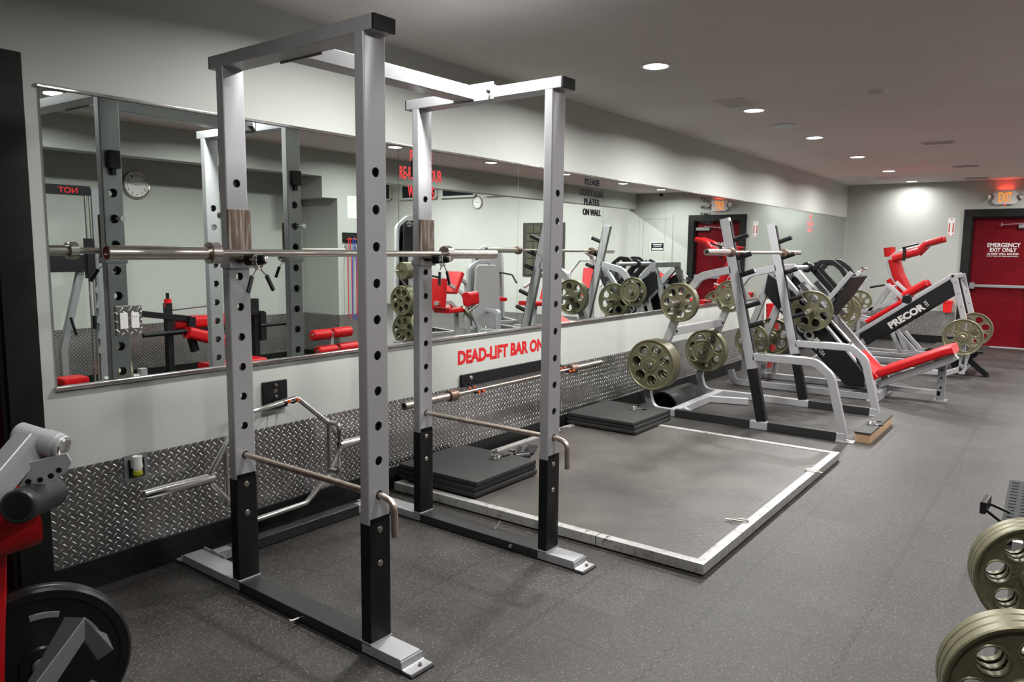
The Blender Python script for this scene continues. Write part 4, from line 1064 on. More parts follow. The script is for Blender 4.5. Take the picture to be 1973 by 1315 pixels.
# curved black leg roll under the cross member
t = thing('curved_squat_pad', 'half round black pad lying under the squat rack by the wall', 'pad', (6.65, -0.30, 0))
bm = BM(); n = 14; A = []
pts = [(0.155*math.cos(PI*k/n), 0.155*math.sin(PI*k/n)) for k in range(n+1)]+[(0.138*math.cos(PI*k/n), 0.138*math.sin(PI*k/n)) for k in range(n, -1, -1)]
prism(bm, pts, 0.62, (6.40, -0.27, 0.002), Y1, Z1); part('shell', bm, BLACKTOP, t)
bm = BM(); box(bm, 6.42, 7.0, -0.38, -0.16, 0.002, 0.02, 0.004); bar(bm, [(6.5, -0.25, 0.05), (7.0, -0.25, 0.05)], 0.04, 0.04, Z1); part('inner_frame', bm, PLASTIC, t)

# =================================================================== LEG PRESS (rails run in y, rising to the wall)
LP = thing('leg_press', 'leg press with red reclined back pad and black side panels, beside the squat rack', 'leg press', (8.45, -1.4, 0))
for xs, s in ((8.04, -1), (8.80, 1)):
    bm = BM(); prism(bm, [(-0.66, 1.23), (-0.63, 1.03), (-1.08, 0.535), (-1.50, 0.13), (-1.67, 0.13), (-1.66, 0.27), (-1.31, 0.66), (-0.92, 1.06)], 0.02, (xs-0.01, 0, 0), Y1, Z1, ch=0.003)
    sp = part('side_panel', bm, BLACKM, LP)
    if s < 0:
        d = Vector((0, -0.70, -0.71)).normalized(); u = Vector((0, -0.71, 0.70)).normalized()
        bm = text_bm('PRECOR', Vector((xs-0.011, -0.80, 0.865))+u*0.0, d, u, 0.56, 0.095, 0.002, 0.045); part('lettering', bm, GREYTXT, sp, smooth=False)
        bm = text_bm('USA', Vector((xs-0.011, -1.215, 0.455)), d, u, 0.07, 0.04, 0.002, 0.01); part('lettering', bm, GREYTXT, sp, smooth=False)
for xs in (8.10, 8.74):
    bm = BM(); bar(bm, [(xs, -0.70, 1.30), (xs, -1.72, 0.17), (xs, -1.76, 0.035)], 0.06, 0.07, X1, rf=0.05); r = part('rail', bm, SILVER, LP)
    bm = BM(); tube(bm, [(xs+(0.06 if xs < 8.4 else -0.06), -0.80, 1.10), (xs+(0.06 if xs < 8.4 else -0.06), -1.60, 0.26)], 0.018, 14); part('guide_rod', bm, CHROME, r)
    bm = BM(); bar(bm, [(xs, -0.70, 1.27), (xs, -0.45, 0.55), (xs, -0.43, 0.03)], 0.05, 0.065, X1, rf=0.05); part('rear_strut', bm, SILVER, LP)
    bm = BM(); bar(bm, [(xs, -0.83, 1.05), (xs, -0.60, 0.40), (xs, -0.56, 0.03)], 0.045, 0.05, X1, rf=0.05); part('rear_strut', bm, SILVER, LP)
    bm = BM(); bar(bm, [(xs, -0.28, 0.16), (xs, -0.32, 0.036), (xs, -1.78, 0.036)], 0.055, 0.066, X1, rf=0.08); part('base_rail', bm, SILVER, LP)
bm = BM(); bar(bm, [(8.07, -0.70, 1.30), (8.77, -0.70, 1.30)], 0.06, 0.06, Z1); bar(bm, [(8.07, -1.76, 0.05), (8.77, -1.76, 0.05)], 0.08, 0.08, Z1); bar(bm, [(8.07, -0.40, 0.036), (8.77, -0.40, 0.036)], 0.06, 0.06, Z1)
part('cross_member', bm, SILVER, LP)
bm = BM(); box(bm, 8.0, 8.84, -1.80, -1.70, 0.0, 0.012, 0.002); part('foot_plate', bm, SILVER, LP)
# sled
dn = Vector((0, -0.70, -0.71)).normalized()
bm = BM()
for xs in (8.14, 8.70): bar(bm, [(xs, -0.98, 1.14), (xs, -1.30, 0.80)], 0.10, 0.05, X1)
bar(bm, [(8.04, -1.14, 0.86), (8.80, -1.14, 0.86)], 0.06, 0.06, Z1)
sl = part('sled', bm, SILVER_D, LP)
# footplate faces down the rails
bm = BM(); prism(bm, [(8.20, 0.0), (8.64, 0.0), (8.80, 0.24), (8.80, 0.49), (8.10, 0.49), (8.10, 0.24)], 0.018, (0, -1.215, 0.80), X1, Vector((0, -0.50, 0.86)).normalized(), ch=0.003)
part('foot_platform', bm, BLACKM, LP)
bm = BM()
for xs in (8.24, 8.60): bar(bm, [(xs, -1.10, 0.84), (xs, -1.22, 0.96), (xs, -1.44, 1.26)], 0.045, 0.05, X1, rf=0.03)
part('platform_bracket', bm, SILVER, LP)
bm = BM(); tube(bm, [(8.62, -1.36, 1.20), (8.64, -1.46, 1.29)], 0.013, 12); tube(bm, [(8.60, -1.46, 1.30), (8.70, -1.48, 1.295)], 0.016, 12); part('lock_handle', bm, CHROME, LP)
horn(LP, (8.0, -1.145, 0.868), 0.20); horn(LP, (8.86, -1.145, 0.868), 0.2, X1)
G2 = 'olive plates on the leg press'
plate((0.208, 0.034, 7), (7.965, -1.145, 0.868), 'seven hole olive plate on the near horn of the leg press sled', G2, roll=0.1)
plate((0.205, 0.034, 7), (8.90, -1.145, 0.868), 'seven hole olive plate on the far horn of the leg press sled', G2, roll=0.3)
# yoke with upper horns
bm = BM()
for xs in (8.30, 8.54): bar(bm, [(xs, -1.00, 1.335), (xs, -1.30, 1.01)], 0.05, 0.055, X1)
for xs in (8.26, 8.58): bar(bm, [(xs, -1.05, 1.27), (xs, -1.12, 1.36), (xs, -1.24, 1.37), (xs, -1.33, 1.30), (xs, -1.40, 1.20)], 0.04, 0.045, X1, rf=0.06)
bar(bm, [(8.26, -1.20, 1.34), (8.60, -1.20, 1.34)], 0.03, 0.03, Z1)
bar(bm, [(8.26, -1.02, 1.28), (8.60, -1.02, 1.28)], 0.03, 0.03, Z1)
yk = part('calf_yoke', bm, BLACKM, LP, label='black arched yoke')
bm = BM(); tube(bm, [(7.76, -1.00, 1.305), (9.02, -1.00, 1.305)], 0.024, 20); part('upper_horn', bm, SILVER, yk)
for xs in (8.22, 8.62):
    bm = BM(); lathe(bm, [(0.024, -0.012), (0.052, -0.012), (0.056, 0), (0.052, 0.03), (0.024, 0.03)], (xs, -1.00, 1.305), X1, 26); part('collar', bm, PLASTIC, yk)
# storage horns low by the wall with plates
horn(LP, (8.02, -0.545, 0.52), 0.10); horn(LP, (8.70, -0.56, 0.53), 0.14, NX)
plate(P35, (7.96, -0.545, 0.52), 'seven hole olive plate stored low on the near side of the leg press', G2, roll=0.2)
plate((0.205, 0.032, 7), (8.36, -0.64, 0.535), 'seven hole olive plate stored low between the leg press struts', G2, roll=0.4)
horn(LP, (8.42, -0.64, 0.535), 0.10)
bm = BM(); bar(bm, [(8.40, -0.64, 0.535), (8.74, -0.60, 0.50)], 0.05, 0.05, Z1); part('horn_support', bm, SILVER, LP)
# seat and back pad
bm = BM(); pad(bm, [(8.47, -1.50, 0.41), (8.47, -1.735, 0.20)], 0.46, 0.06, X1, 0.022); part('seat_pad', bm, REDV, LP)
bm = BM(); pad(bm, fil([(8.47, -1.75, 0.245), (8.47, -1.80, 0.275), (8.47, -2.30, 0.515), (8.47, -2.38, 0.545)], 0.05), 0.42, 0.085, X1, 0.035); part('back_pad', bm, REDV, LP)
bm = BM(); bar(bm, [(8.40, -1.73, 0.12), (8.40, -2.33, 0.425), (8.40, -2.40, 0.48)], 0.10, 0.07, X1, rf=0.05)
bar(bm, [(8.50, -1.76, 0.08), (8.50, -2.28, 0.08)], 0.06, 0.055, X1); part('back_frame', bm, SILVER, LP)
bm = BM(); bar(bm, [(8.50, -2.28, 0.40), (8.50, -2.28, 0.01)], 0.06, 0.07, X1); box(bm, 8.42, 8.60, -2.34, -2.22, 0, 0.012, 0.002); lg = part('rear_leg', bm, SILVER_D, LP)
for z in (0.14, 0.24, 0.32):
    bm = BM(); lathe(bm, [(0, 0.003), (0.012, 0.003), (0.012, 0), (0, 0)], (8.469, -2.28, z), NX, 14); part('adjustment_hole', bm, PLASTIC, lg)
bm = BM(); tube(bm, [(8.05, -1.60, 0.36), (8.02, -1.58, 0.44), (8.0, -1.66, 0.30)], 0.012, 12, rf=0.02); tube(bm, [(8.0, -1.64, 0.34), (8.0, -1.74, 0.235)], 0.017, 14); part('stop_handle', bm, PLASTIC, LP)
bm = BM()
for k in range(6): lathe(bm, [(0.018, 0), (0.03, 0.004), (0.03, 0.016), (0.018, 0.02)], Vector((8.06, -1.40, 0.50))+Vector((0, -0.7, -0.71))*(0.035*k), (0, -0.7, -0.71), 18)
part('bumper_spring', bm, CHROME, LP)
# red pad standing by the wall between the machines
t = thing('incline_bench', 'tall narrow red pad on a silver stand against the wall, behind the leg press plates', 'bench', (8.98, -0.42, 0))
bm = BM(); pad(bm, [(8.98, -0.38, 0.10), (8.98, -0.44, 0.55), (8.98, -0.42, 0.86)], 0.20, 0.10, X1, 0.04); part('back_pad', bm, REDV, t)
bm = BM(); bar(bm, [(8.98, -0.30, 0.85), (8.98, -0.28, 0.02)], 0.05, 0.05, X1); bar(bm, [(8.90, -0.30, 0.03), (9.06, -0.30, 0.03)], 0.05, 0.05, Z1); bar(bm, [(8.98, -0.30, 0.6), (8.98, -0.40, 0.6)], 0.05, 0.05, X1); part('stand', bm, SILVER, t)

# =================================================================== HACK SQUAT
HK = thing('hack_squat', 'hack squat machine with long black branded side panel rising to the right and red pads', 'hack squat', (10.5, -1.7, 0))
for xs, s in ((10.20, -1), (11.0, 1)):
    d = Vector((0, -0.94, 0.71)).normalized()
    bm = BM(); prism(bm, [(-1.145, 0.45), (-2.09, 1.165), (-2.145, 1.00), (-1.235, 0.31)], 0.02, (xs, 0, 0), Y1, Z1, ch=0.003); sp = part('side_panel', bm, BLACKM, HK)
    if s < 0:
        V = Vector((0, 0.60, 0.80)); U = Vector((0, -0.80, 0.60))
        bm = text_bm('PRECOR', (xs-0.001, -1.50, 0.535), U, V, 0.455, 0.088, 0.002, 0.05); part('lettering', bm, GREYTXT, sp, smooth=False)
        bm = text_bm('USA', (xs-0.001, -1.895, 0.85), V, -U, 0.075, 0.035, 0.002, 0.01); part('lettering', bm, GREYTXT, sp, smooth=False)
    bm = BM(); bar(bm, [(xs+0.02, -1.06, 0.42), (xs+0.02, -2.12, 1.215)], 0.05, 0.045, X1); part('rail', bm, SILVER, HK)
    bm = BM(); bar(bm, [(xs+0.02, -2.12, 1.22), (xs+0.02, -2.26, 0.70), (xs+0.02, -2.28, 0.06)], 0.05, 0.062, X1, rf=0.05); up = part('front_upright', bm, SILVER, HK)
    bm = BM()
    for z in (0.85, 1.0, 1.13): lathe(bm, [(0, 0.002), (0.006, 0.002), (0.006, 0), (0, 0)], (xs-0.006, -2.12-(1.22-z)*0.27, z), NX, 12)
    part('bolt', bm, PLASTIC, up)
    bm = BM(); bar(bm, [(xs+0.02, -1.10, 0.40), (xs+0.02, -0.98, 0.20), (xs+0.02, -1.02, 0.05), (xs+0.02, -2.12, 0.05), (xs+0.02, -2.28, 0.12), (xs+0.02, -2.32, 0.30)], 0.05, 0.06, X1, rf=0.12); part('base_rail', bm, SILVER, HK)
bm = BM(); bar(bm, [(10.22, -2.11, 1.20), (11.02, -2.11, 1.20)], 0.05, 0.05, Z1); bar(bm, [(10.22, -2.28, 0.10), (11.02, -2.28, 0.10)], 0.05, 0.05, Z1); bar(bm, [(10.22, -1.05, 0.06), (11.02, -1.05, 0.06)], 0.05, 0.05, Z1); part('cross_member', bm, SILVER, HK)
bm = BM(); pad(bm, [(10.6, -1.16, 0.585), (10.6, -1.64, 0.925)], 0.34, 0.055, X1, 0.022); part('back_pad', bm, REDV, HK)
for xs in (10.50, 10.78):
    bm = BM(); pad(bm, fil([(xs, -1.565, 0.935), (xs, -1.60, 0.965), (xs, -1.80, 1.105)], 0.03), 0.12, 0.085, X1, 0.035); part('shoulder_pad', bm, REDV, HK)
bm = BM()
bar(bm, [(10.50, -1.37, 1.07), (10.50, -1.56, 0.90), (10.50, -1.62, 0.86)], 0.04, 0.05, X1, rf=0.03); bar(bm, [(10.70, -1.43, 1.10), (10.70, -1.62, 0.92)], 0.04, 0.04, X1)
bar(bm, [(10.50, -1.42, 1.04), (10.70, -1.42, 1.04)], 0.03, 0.03, Z1); bar(bm, [(10.44, -1.64, 0.86), (10.9, -1.64, 0.86)], 0.05, 0.05, Z1)
cr = part('carriage', bm, SILVER, HK)
bm = BM(); lathe(bm, [(0, 0), (0.058, 0), (0.064, 0.01), (0.064, 0.035), (0.05, 0.045), (0, 0.045)], (10.24, -1.655, 0.905), NX, 28); part('roller', bm, PLASTIC, cr)
bm = BM(); bar(bm, [(10.23, -1.60, 0.84), (10.23, -1.70, 0.90)], 0.03, 0.06, X1); part('roller_bracket', bm, CHROME, cr)
bm = BM(); tube(bm, [(10.48, -1.18, 1.03), (10.48, -1.34, 1.065)], 0.014, 14); lathe(bm, [(0.014, 0), (0.016, 0.002), (0.016, 0.006), (0, 0.006)], (10.48, -1.18, 1.03), (0, 0.97, -0.2), 12); gr = part('grip', bm, PLASTIC, HK)
bm = BM(); lathe(bm, [(0, 0.0), (0.014, 0.0), (0.012, 0.006), (0, 0.008)], (10.48, -1.172, 1.028), (0, 0.97, -0.2), 12); part('grip_end', bm, CHROME, gr)
# foot platform and black stabiliser
bm = BM(); box(bm, 10.45, 11.25, -2.46, -1.88, 0.285, 0.31, 0.004); part('foot_platform', bm, BLACKM, HK)
bm = BM(); bar(bm, [(10.55, -2.38, 0.27), (10.62, -2.14, 0.10)], 0.08, 0.06, X1); bar(bm, [(10.6, -2.22, 0.26), (10.6, -2.50, 0.03)], 0.09, 0.065, X1); part('platform_strut', bm, BLACKM, HK)
bm = BM(); cyl(bm, (10.57, -2.50, 0.0), (10.57, -2.50, 0.045), 0.03, 16); part('level_foot', bm, PLASTIC, HK)
horn(HK, (10.18, -2.27, 0.50), 0.08); horn(HK, (11.02, -2.27, 0.53), 0.14)
plate((0.212, 0.034, 7), (10.13, -2.27, 0.50), 'seven hole olive plate on the near front horn of the hack squat', 'olive plates on the hack squat', roll=0.22)
plate((0.21, 0.034, 7), (10.95, -2.30, 0.53), 'olive plate on the far front horn of the hack squat, half hidden', 'olive plates on the hack squat', roll=0.4)

# =================================================================== STANDING SQUAT MACHINE near the back wall
VS = thing('standing_squat_machine', 'standing squat machine with tall red pad and long red shoulder pads', 'squat machine', (11.9, -1.3, 0))
bm = BM(); bar(bm, [(11.85, -0.80, 0.06), (11.85, -1.10, 0.62), (11.85, -1.26, 0.90), (11.85, -1.10, 1.35), (11.85, -1.22, 1.47), (11.85, -1.62, 1.58)], 0.05, 0.055, X1, rf=0.12, nf=8); part('bent_frame', bm, SILVER, VS)
bm = BM(); pad(bm, [(11.95, -1.12, 1.42), (11.95, -1.10, 1.545)], 0.22, 0.13, X1, 0.04); part('head_pad', bm, REDV, VS)
bm = BM(); pad(bm, fil([(11.95, -1.40, 0.86), (11.95, -1.24, 1.16), (11.95, -1.17, 1.38)], 0.08), 0.30, 0.13, X1, 0.045); part('back_pad', bm, REDV, VS)
bm = BM(); pad(bm, [(11.95, -1.34, 0.80), (11.95, -1.14, 1.10)], 0.26, 0.09, X1, 0.04); part('lower_pad', bm, REDV, VS)
for xs in (11.80, 12.08):
    bm = BM(); pad(bm, fil([(xs, -1.18, 1.39), (xs, -1.38, 1.46), (xs, -1.50, 1.50)], 0.03), 0.11, 0.09, X1, 0.035)
    pad(bm, fil([(xs, -1.46, 1.455), (xs, -1.58, 1.60), (xs, -1.78, 1.665)], 0.05), 0.10, 0.075, X1, 0.03); part('shoulder_pad', bm, REDV, VS)
bm = BM(); tube(bm, [(11.72, -1.30, 1.54), (11.72, -1.50, 1.60)], 0.014, 12); hd = part('handle', bm, PLASTIC, VS)
bm = BM(); bar(bm, [(11.74, -1.33, 1.36), (11.74, -1.33, 1.54)], 0.05, 0.035, X1); part('clamp', bm, PLASTIC, VS)
bm = BM()
for xs in (11.75, 12.15):
    bar(bm, [(xs, -1.15, 1.02), (xs, -0.92, 0.62)], 0.04, 0.045, X1); bar(bm, [(xs, -0.66, 0.56), (xs, -1.28, 0.79)], 0.04, 0.05, X1); bar(bm, [(xs, -0.60, 0.56), (xs, -1.22, 0.42)], 0.04, 0.05, X1)
    bar(bm, [(xs, -1.22, 0.40), (xs, -1.38, 0.06)], 0.04, 0.05, X1); bar(bm, [(xs, -1.34, 0.34), (xs, -1.56, 0.10)], 0.04, 0.05, X1)
    bar(bm, [(xs, -0.70, 0.04), (xs, -1.42, 0.04), (xs, -1.60, 0.09), (xs, -1.72, 0.10)], 0.05, 0.05, X1, rf=0.05)
    bar(bm, [(xs, -0.62, 0.56), (xs, -0.62, 0.04)], 0.04, 0.05, X1)
part('frame', bm, SILVER, VS)
bm = BM(); box(bm, 11.7, 12.2, -2.0, -1.68, 0.13, 0.155, 0.003); part('foot_platform', bm, BLACKM, VS)
bm = BM(); tube(bm, [(11.80, -0.62, 0.99), (11.80, -0.70, 0.56)], 0.018, 12); part('horn_post', bm, SILVER, VS)
# rear plates near the wall (storage tree with four plates)
ST = thing('plate_rack', 'silver plate holder with hooked posts behind the leg press foot platform', 'plate rack', (11.3, -0.72, 0))
bm = BM()
for x, y in ((10.60, -0.86), (12.05, -0.55)):
    bar(bm, [(x, y-0.02, 0.03), (x, y+0.04, 0.75), (x, y-0.02, 0.98)], 0.04, 0.04, X1)
    bar(bm, [(x, y-0.02, 0.98), (x, y-0.10, 1.00)], 0.02, 0.02, X1)
bar(bm, [(10.56, -0.86, 0.035), (12.1, -0.54, 0.035)], 0.05, 0.05, Z1); bar(bm, [(10.6, -0.84, 0.45), (12.05, -0.53, 0.45)], 0.04, 0.04, Z1)
part('frame', bm, SILVER, ST)
horn(ST, (10.58, -0.86, 0.70), 0.1); horn(ST, (12.03, -0.56, 0.69), 0.12); horn(ST, (10.60, -0.85, 0.45), 0.12)
G4 = 'olive plates on the plate holder'
plate((0.205, 0.034, 7), (10.52, -0.87, 0.70), 'large olive plate behind the black footplate, nearest on the plate holder', G4, roll=0.3)
plate((0.19, 0.032, 7), (11.96, -0.58, 0.69), 'seven hole olive plate further along the plate holder', G4, roll=0.1)
plate((0.12, 0.026, 0), (10.50, -0.86, 0.45), 'small olive plate low on the plate holder', G4)
plate((0.185, 0.032, 7), (12.75, -0.58, 0.70), 'farthest olive plate, facing out by the back wall', G4, roll=0.5)
bm = BM(); bar(bm, [(12.78, -0.58, 0.02), (12.78, -0.58, 1.02), (12.78, -0.66, 1.04)], 0.04, 0.04, X1); box(bm, 12.70, 12.86, -0.70, -0.45, 0, 0.015, 0.002); cyl(bm, (12.78, -0.58, 0.70), (12.66, -0.58, 0.70), 0.023, 16)
solo('plate_post', bm, SILVER, 'thin silver post holding the farthest plate', 'plate post')

# =================================================================== NEAR LEFT MACHINE
LC = thing('leg_curl_machine', 'out of focus silver arm machine with red pad at the left edge', 'gym machine', (0.6, -1.35, 0))
bm = BM(); bar(bm, [(0.30, -1.50, 0.66), (0.71, -1.355, 1.0)], 0.05, 0.062, Vector((0.31, -0.95, 0)).normalized()); ar = part('lever_arm', bm, SILVER, LC)
bm = BM(); a = Vector((0.757, -1.408, 0.983)); b = Vector((0.700, -1.31, 1.012)); cyl(bm, a, b, 0.0285, 32, ch=0.003); lathe(bm, [(0.0285, 0.0), (0.031, 0.002), (0.031, 0.03), (0.0285, 0.032)], a+(b-a)*0.12, b-a, 32); pv = part('pivot', bm, SILVER, LC)
bm = BM(); d = (b-a).normalized(); lathe(bm, [(0, 0.004), (0.020, 0.003), (0.0235, 0), (0.0235, -0.01), (0, -0.01)], a, -d, 28); part('pivot_cap', bm, CHROME, pv)
# quadrant with holes
bm = BM(); A0 = Vector((0.70, -1.385, 0.955)); Uq = Vector((0.80, -0.50, 0.10)).normalized(); Vq = Vector((0.1, -0.1, 1)); Vq = (Vq-Uq*Vq.dot(Uq)).normalized()
outp = [(0.078*math.cos(t)*1.0, 0.052*math.sin(t)) for t in [math.radians(a) for a in range(190, 351, 10)]]
prism(bm, outp+[(0.070, 0.012), (-0.062, 0.0)], 0.008, A0-Vq*0.0, Uq, Vq, ch=0.0015)
qd = part('adjustment_quadrant', bm, SILVER, LC)
for k in range(6):
    t_ = math.radians(212+k*22); c = A0+Uq*(0.062*math.cos(t_))+Vq*(0.040*math.sin(t_)-0.0); n = Uq.cross(Vq)
    bm = BM()
    for s in (1,): lathe(bm, [(0, 0.0005), (0.0062, 0.0005), (0.0062, -0.0085), (0, -0.0085)], c+n*0.0085, n, 14)
    part('pin_hole', bm, PLASTIC, qd)
bm = BM(); cyl(bm, (0.640, -1.445, 0.880), (0.755, -1.33, 0.862), 0.038, 30, ch=0.004); cb_ = part('cam_barrel', bm, BLACKTOP, LC)
bm = BM(); lathe(bm, [(0, 0.001), (0.024, 0.001), (0.03, 0.0), (0.034, -0.01)], (0.640, -1.445, 0.880), (-0.7, -0.7, 0.1), 28); part('barrel_end', bm, PLASTIC, cb_)
bm = BM(); pad(bm, [(0.56, -1.20, 0.80), (0.735, -1.20, 0.815)], 0.22, 0.20, Y1, 0.07); part('roller_pad', bm, REDV, LC)
bm = BM(); bar(bm, [(0.60, -1.20, 0.02), (0.66, -1.20, 0.80)], 0.06, 0.07, Y1); part('red_post', bm, REDM, LC)
bm = BM(); bar(bm, [(0.56, -1.62, 0.50), (0.70, -1.545, 0.605), (0.775, -1.50, 0.515)], 0.05, 0.04, Vector((-0.45, -0.85, 0.1)).normalized(), c=0.003); bar(bm, [(0.56, -1.62, 0.50), (0.30, -1.70, 0.03)], 0.05, 0.05, Y1)
bar(bm, [(0.30, -1.70, 0.03), (0.62, -1.0, 0.03)], 0.06, 0.06, Z1); bar(bm, [(0.30, -1.50, 0.66), (0.32, -1.64, 0.03)], 0.06, 0.06, X1)
part('frame', bm, SHADED_GREY, LC)
bm = BM(); ax = Vector((-0.30, -0.95, 0.0)).normalized(); c0 = Vector((0.765, -1.175, 0.384)); cyl(bm, c0-ax*0.05, c0+ax*0.33, 0.024, 24, ch=0.004); part('weight_horn', bm, SILVER_D, LC)
bm = BM(); bar(bm, [c0-ax*0.04, (0.62, -1.0, 0.30), (0.62, -1.0, 0.03)], 0.05, 0.05, X1); part('horn_support', bm, SILVER_D, LC)
# black rubber plate with slots
def slot_plate():
    bm = BM(); R = 0.205
    lathe(bm, [(0.0255, -0.02), (R-0.03, -0.02), (R-0.026, -0.024), (R-0.006, -0.024), (R, -0.018), (R, -0.004), (R-0.005, 0.0), (R, 0.004), (R, 0.018), (R-0.006, 0.024), (R-0.026, 0.024), (R-0.03, 0.02), (0.0255, 0.02), (0.0255, -0.02)], n=72)
    lathe(bm, [(0.03, 0.02), (0.03, 0.026), (0.05, 0.026), (0.054, 0.02)], n=40)
    return bm
bm = slot_plate()
o = finish(bm, 'weight_plate', PLASTIC, None)
z = ax; y = (Vector((0, 0, 1))-z*z.z).normalized(); x = y.cross(z)
o.rotation_euler = Matrix((x, y, z)).transposed().to_euler(); o.location = c0+ax*0.04
o['label'] = 'black weight plate with curved grey marks at the lower left corner'; o['category'] = 'weight plate'
ROOTM[o.name] = Matrix.Translation(o.location)
for a0 in (0.35, 1.25, 2.6, 3.9, 5.2):
    bm = BM(); pts = [(0.135*math.cos(a0+k*0.06), 0.135*math.sin(a0+k*0.06), 0.0205) for k in range(9)]
    sweep(bm, pts, rectprof(0.004, 0.016, 0.001), nrm=Z1); part('raised_mark', bm, SILVER_D, o, local=True)

# =================================================================== NEAR RIGHT PLATE STORAGE BENCH
WB = thing('bench_frame', 'silver bench frame holding olive plates at the right edge', 'bench', (2.9, -3.25, 0))
AX = Vector((-math.cos(0.27), -math.sin(0.27), 0.0))
p1 = Vector((3.10, -3.240, 0.334)); p2 = Vector((2.235, -3.251, 0.334))
bm = BM()
for p in (p1, p2):
    b = p-AX*0.20; bar(bm, [(b.x, b.y, 0.03), (b.x, b.y, 0.40 if p is p1 else 0.38)], 0.06, 0.06, X1)
bar(bm, [(2.30, -3.24, 0.035), (3.6, -3.24, 0.035)], 0.07, 0.06, Z1); bar(bm, [(3.45, -3.6, 0.035), (3.45, -3.17, 0.035)], 0.06, 0.06, Z1)
bar(bm, [(2.43, -3.6, 0.035), (2.43, -3.10, 0.035)], 0.06, 0.06, Z1)
part('frame', bm, SILVER, WB)
bm = BM(); cyl(bm, p1-AX*0.22, p1+AX*0.10, 0.024, 20, ch=0.003); part('weight_horn', bm, SILVER, WB)
bm = BM(); cyl(bm, p2-AX*0.22, p2+AX*0.10, 0.024, 20, ch=0.003); part('weight_horn', bm, SILVER, WB)
G5 = 'olive plates at the right edge'
PF = (0.192, 0.036, 7)
for k, w in enumerate(('front', 'middle', 'back')):
    q = plate(PF, p1-AX*0.038*k, 'olive plate of the farther stack at the right edge, %s of three' % w, G5, axis=AX, roll=0.33)
    q2 = plate(PF, p2-AX*0.038*k, 'olive plate of the nearest stack in the lower right corner, %s of three' % w, G5, axis=AX, roll=0.12)
    if k == 0:
        ROOTM[q.name] = q.matrix_basis.copy()
        bm = text_bm('IVANKO', (-0.0090, 0.052, 0.085), (0, 0, 1), (0, 1, 0), 0.13, 0.028, 0.002, 0.01)
        for v in bm.verts: v.co.z -= 0.15; v.co.y += 0.0
        lt = part('raised_lettering', bm, PLATEM, q, local=True, smooth=False)
# perforated ramp with black handle beyond the plates
t = thing('calf_block', 'grey perforated foot ramp with black handle at the right edge', 'foot ramp', (4.7, -3.15, 0))
bm = BM(); prism(bm, [(0, 0), (0.62, 0), (0.62, 0.03), (0.0, 0.16)], 0.55, (4.50, -3.55, 0.02), X1, Z1)
bm.free(); bm = BM(); prism(bm, [(4.42, 0.06), (4.98, 0.20), (4.98, 0.03), (4.42, 0.03)], 0.5, (0, -3.06, 0), X1, Z1); part('body', bm, MATTE, t)
bm = BM(); 
for i in range(16):
    for j in range(8):
        x = 4.45+i*0.033; y = -3.09-j*0.055; z_ = 0.0605+(x-4.42)*0.25
        bar(bm, [(x, y, z_+0.002), (x+0.018, y, z_+0.0065)], 0.03, 0.004, Y1, c=0.001)
part('tread', bm, MATTE, t)
bm = BM(); 
for dx in (0, 0.13): tube(bm, [(4.44+dx, -3.09, 0.09+dx*0.3), (4.385+dx, -2.995, 0.175)], 0.007, 10)
part('handle_arm', bm, PLASTIC, t)
bm = BM(); bar(bm, [(4.37, -2.985, 0.185), (4.53, -2.995, 0.185)], 0.06, 0.028, Z1, c=0.005); part('handle_grip', bm, PLASTIC, t)

# =================================================================== THINGS ON THE RIGHT SIDE, SEEN IN THE MIRROR
def clock(loc, axis, R, label):
    t = thing('wall_clock', label, 'clock', loc, 0, 'wall clocks')
    bm = BM(); lathe(bm, [(0, 0), (R, 0), (R, 0.02), (R*0.93, 0.036), (R*0.87, 0.03), (R*0.86, 0.02), (0, 0.02)], (0, 0, 0), axis, 48); c = part('case', bm, STEEL, t, local=True)
    bm = BM(); lathe(bm, [(0, 0.022), (R*0.86, 0.022), (R*0.86, 0.020), (0, 0.020)], (0, 0, 0), axis, 40); part('face', bm, WHITE, t, local=True)
    N = Vector(axis); U = Vector((0, 0, 1)).cross(N).normalized(); V = Vector((0, 0, 1))
    bm = BM()
    for h in range(1, 13):
        a = PI/2-h*PI/6; s = str(h); w = R*0.11*len(s)
        p = N*0.0225+U*(R*0.68*math.cos(a)-w/2)+V*(R*0.68*math.sin(a)-R*0.08)
        text_bm(s, p, U, V, w*0.9, R*0.16, 0.0005, 0, bm)
    part('numerals', bm, BLKTXT, t, local=True, smooth=False)
    bm = BM()
    for a, L, w in ((PI*0.985, 0.42, 0.03), (PI*0.055, 0.66, 0.02)):
        d = U*math.cos(a)+V*math.sin(a); n2 = N.cross(d)
        sweep(bm, [N*0.025-d*R*0.12, N*0.025+d*R*L], rectprof(R*w, 0.002, 0.0005), nrm=n2)
    part('hands', bm, BLKTXT, t, local=True)
clock((4.09, -4.7, 2.09), (0, 1, 0), 0.145, 'round steel wall clock seen large in the left mirror')
clock((14.3, -8.43, 2.585), (-1, 0, 0), 0.155, 'round steel wall clock seen small in the mirror below high windows')
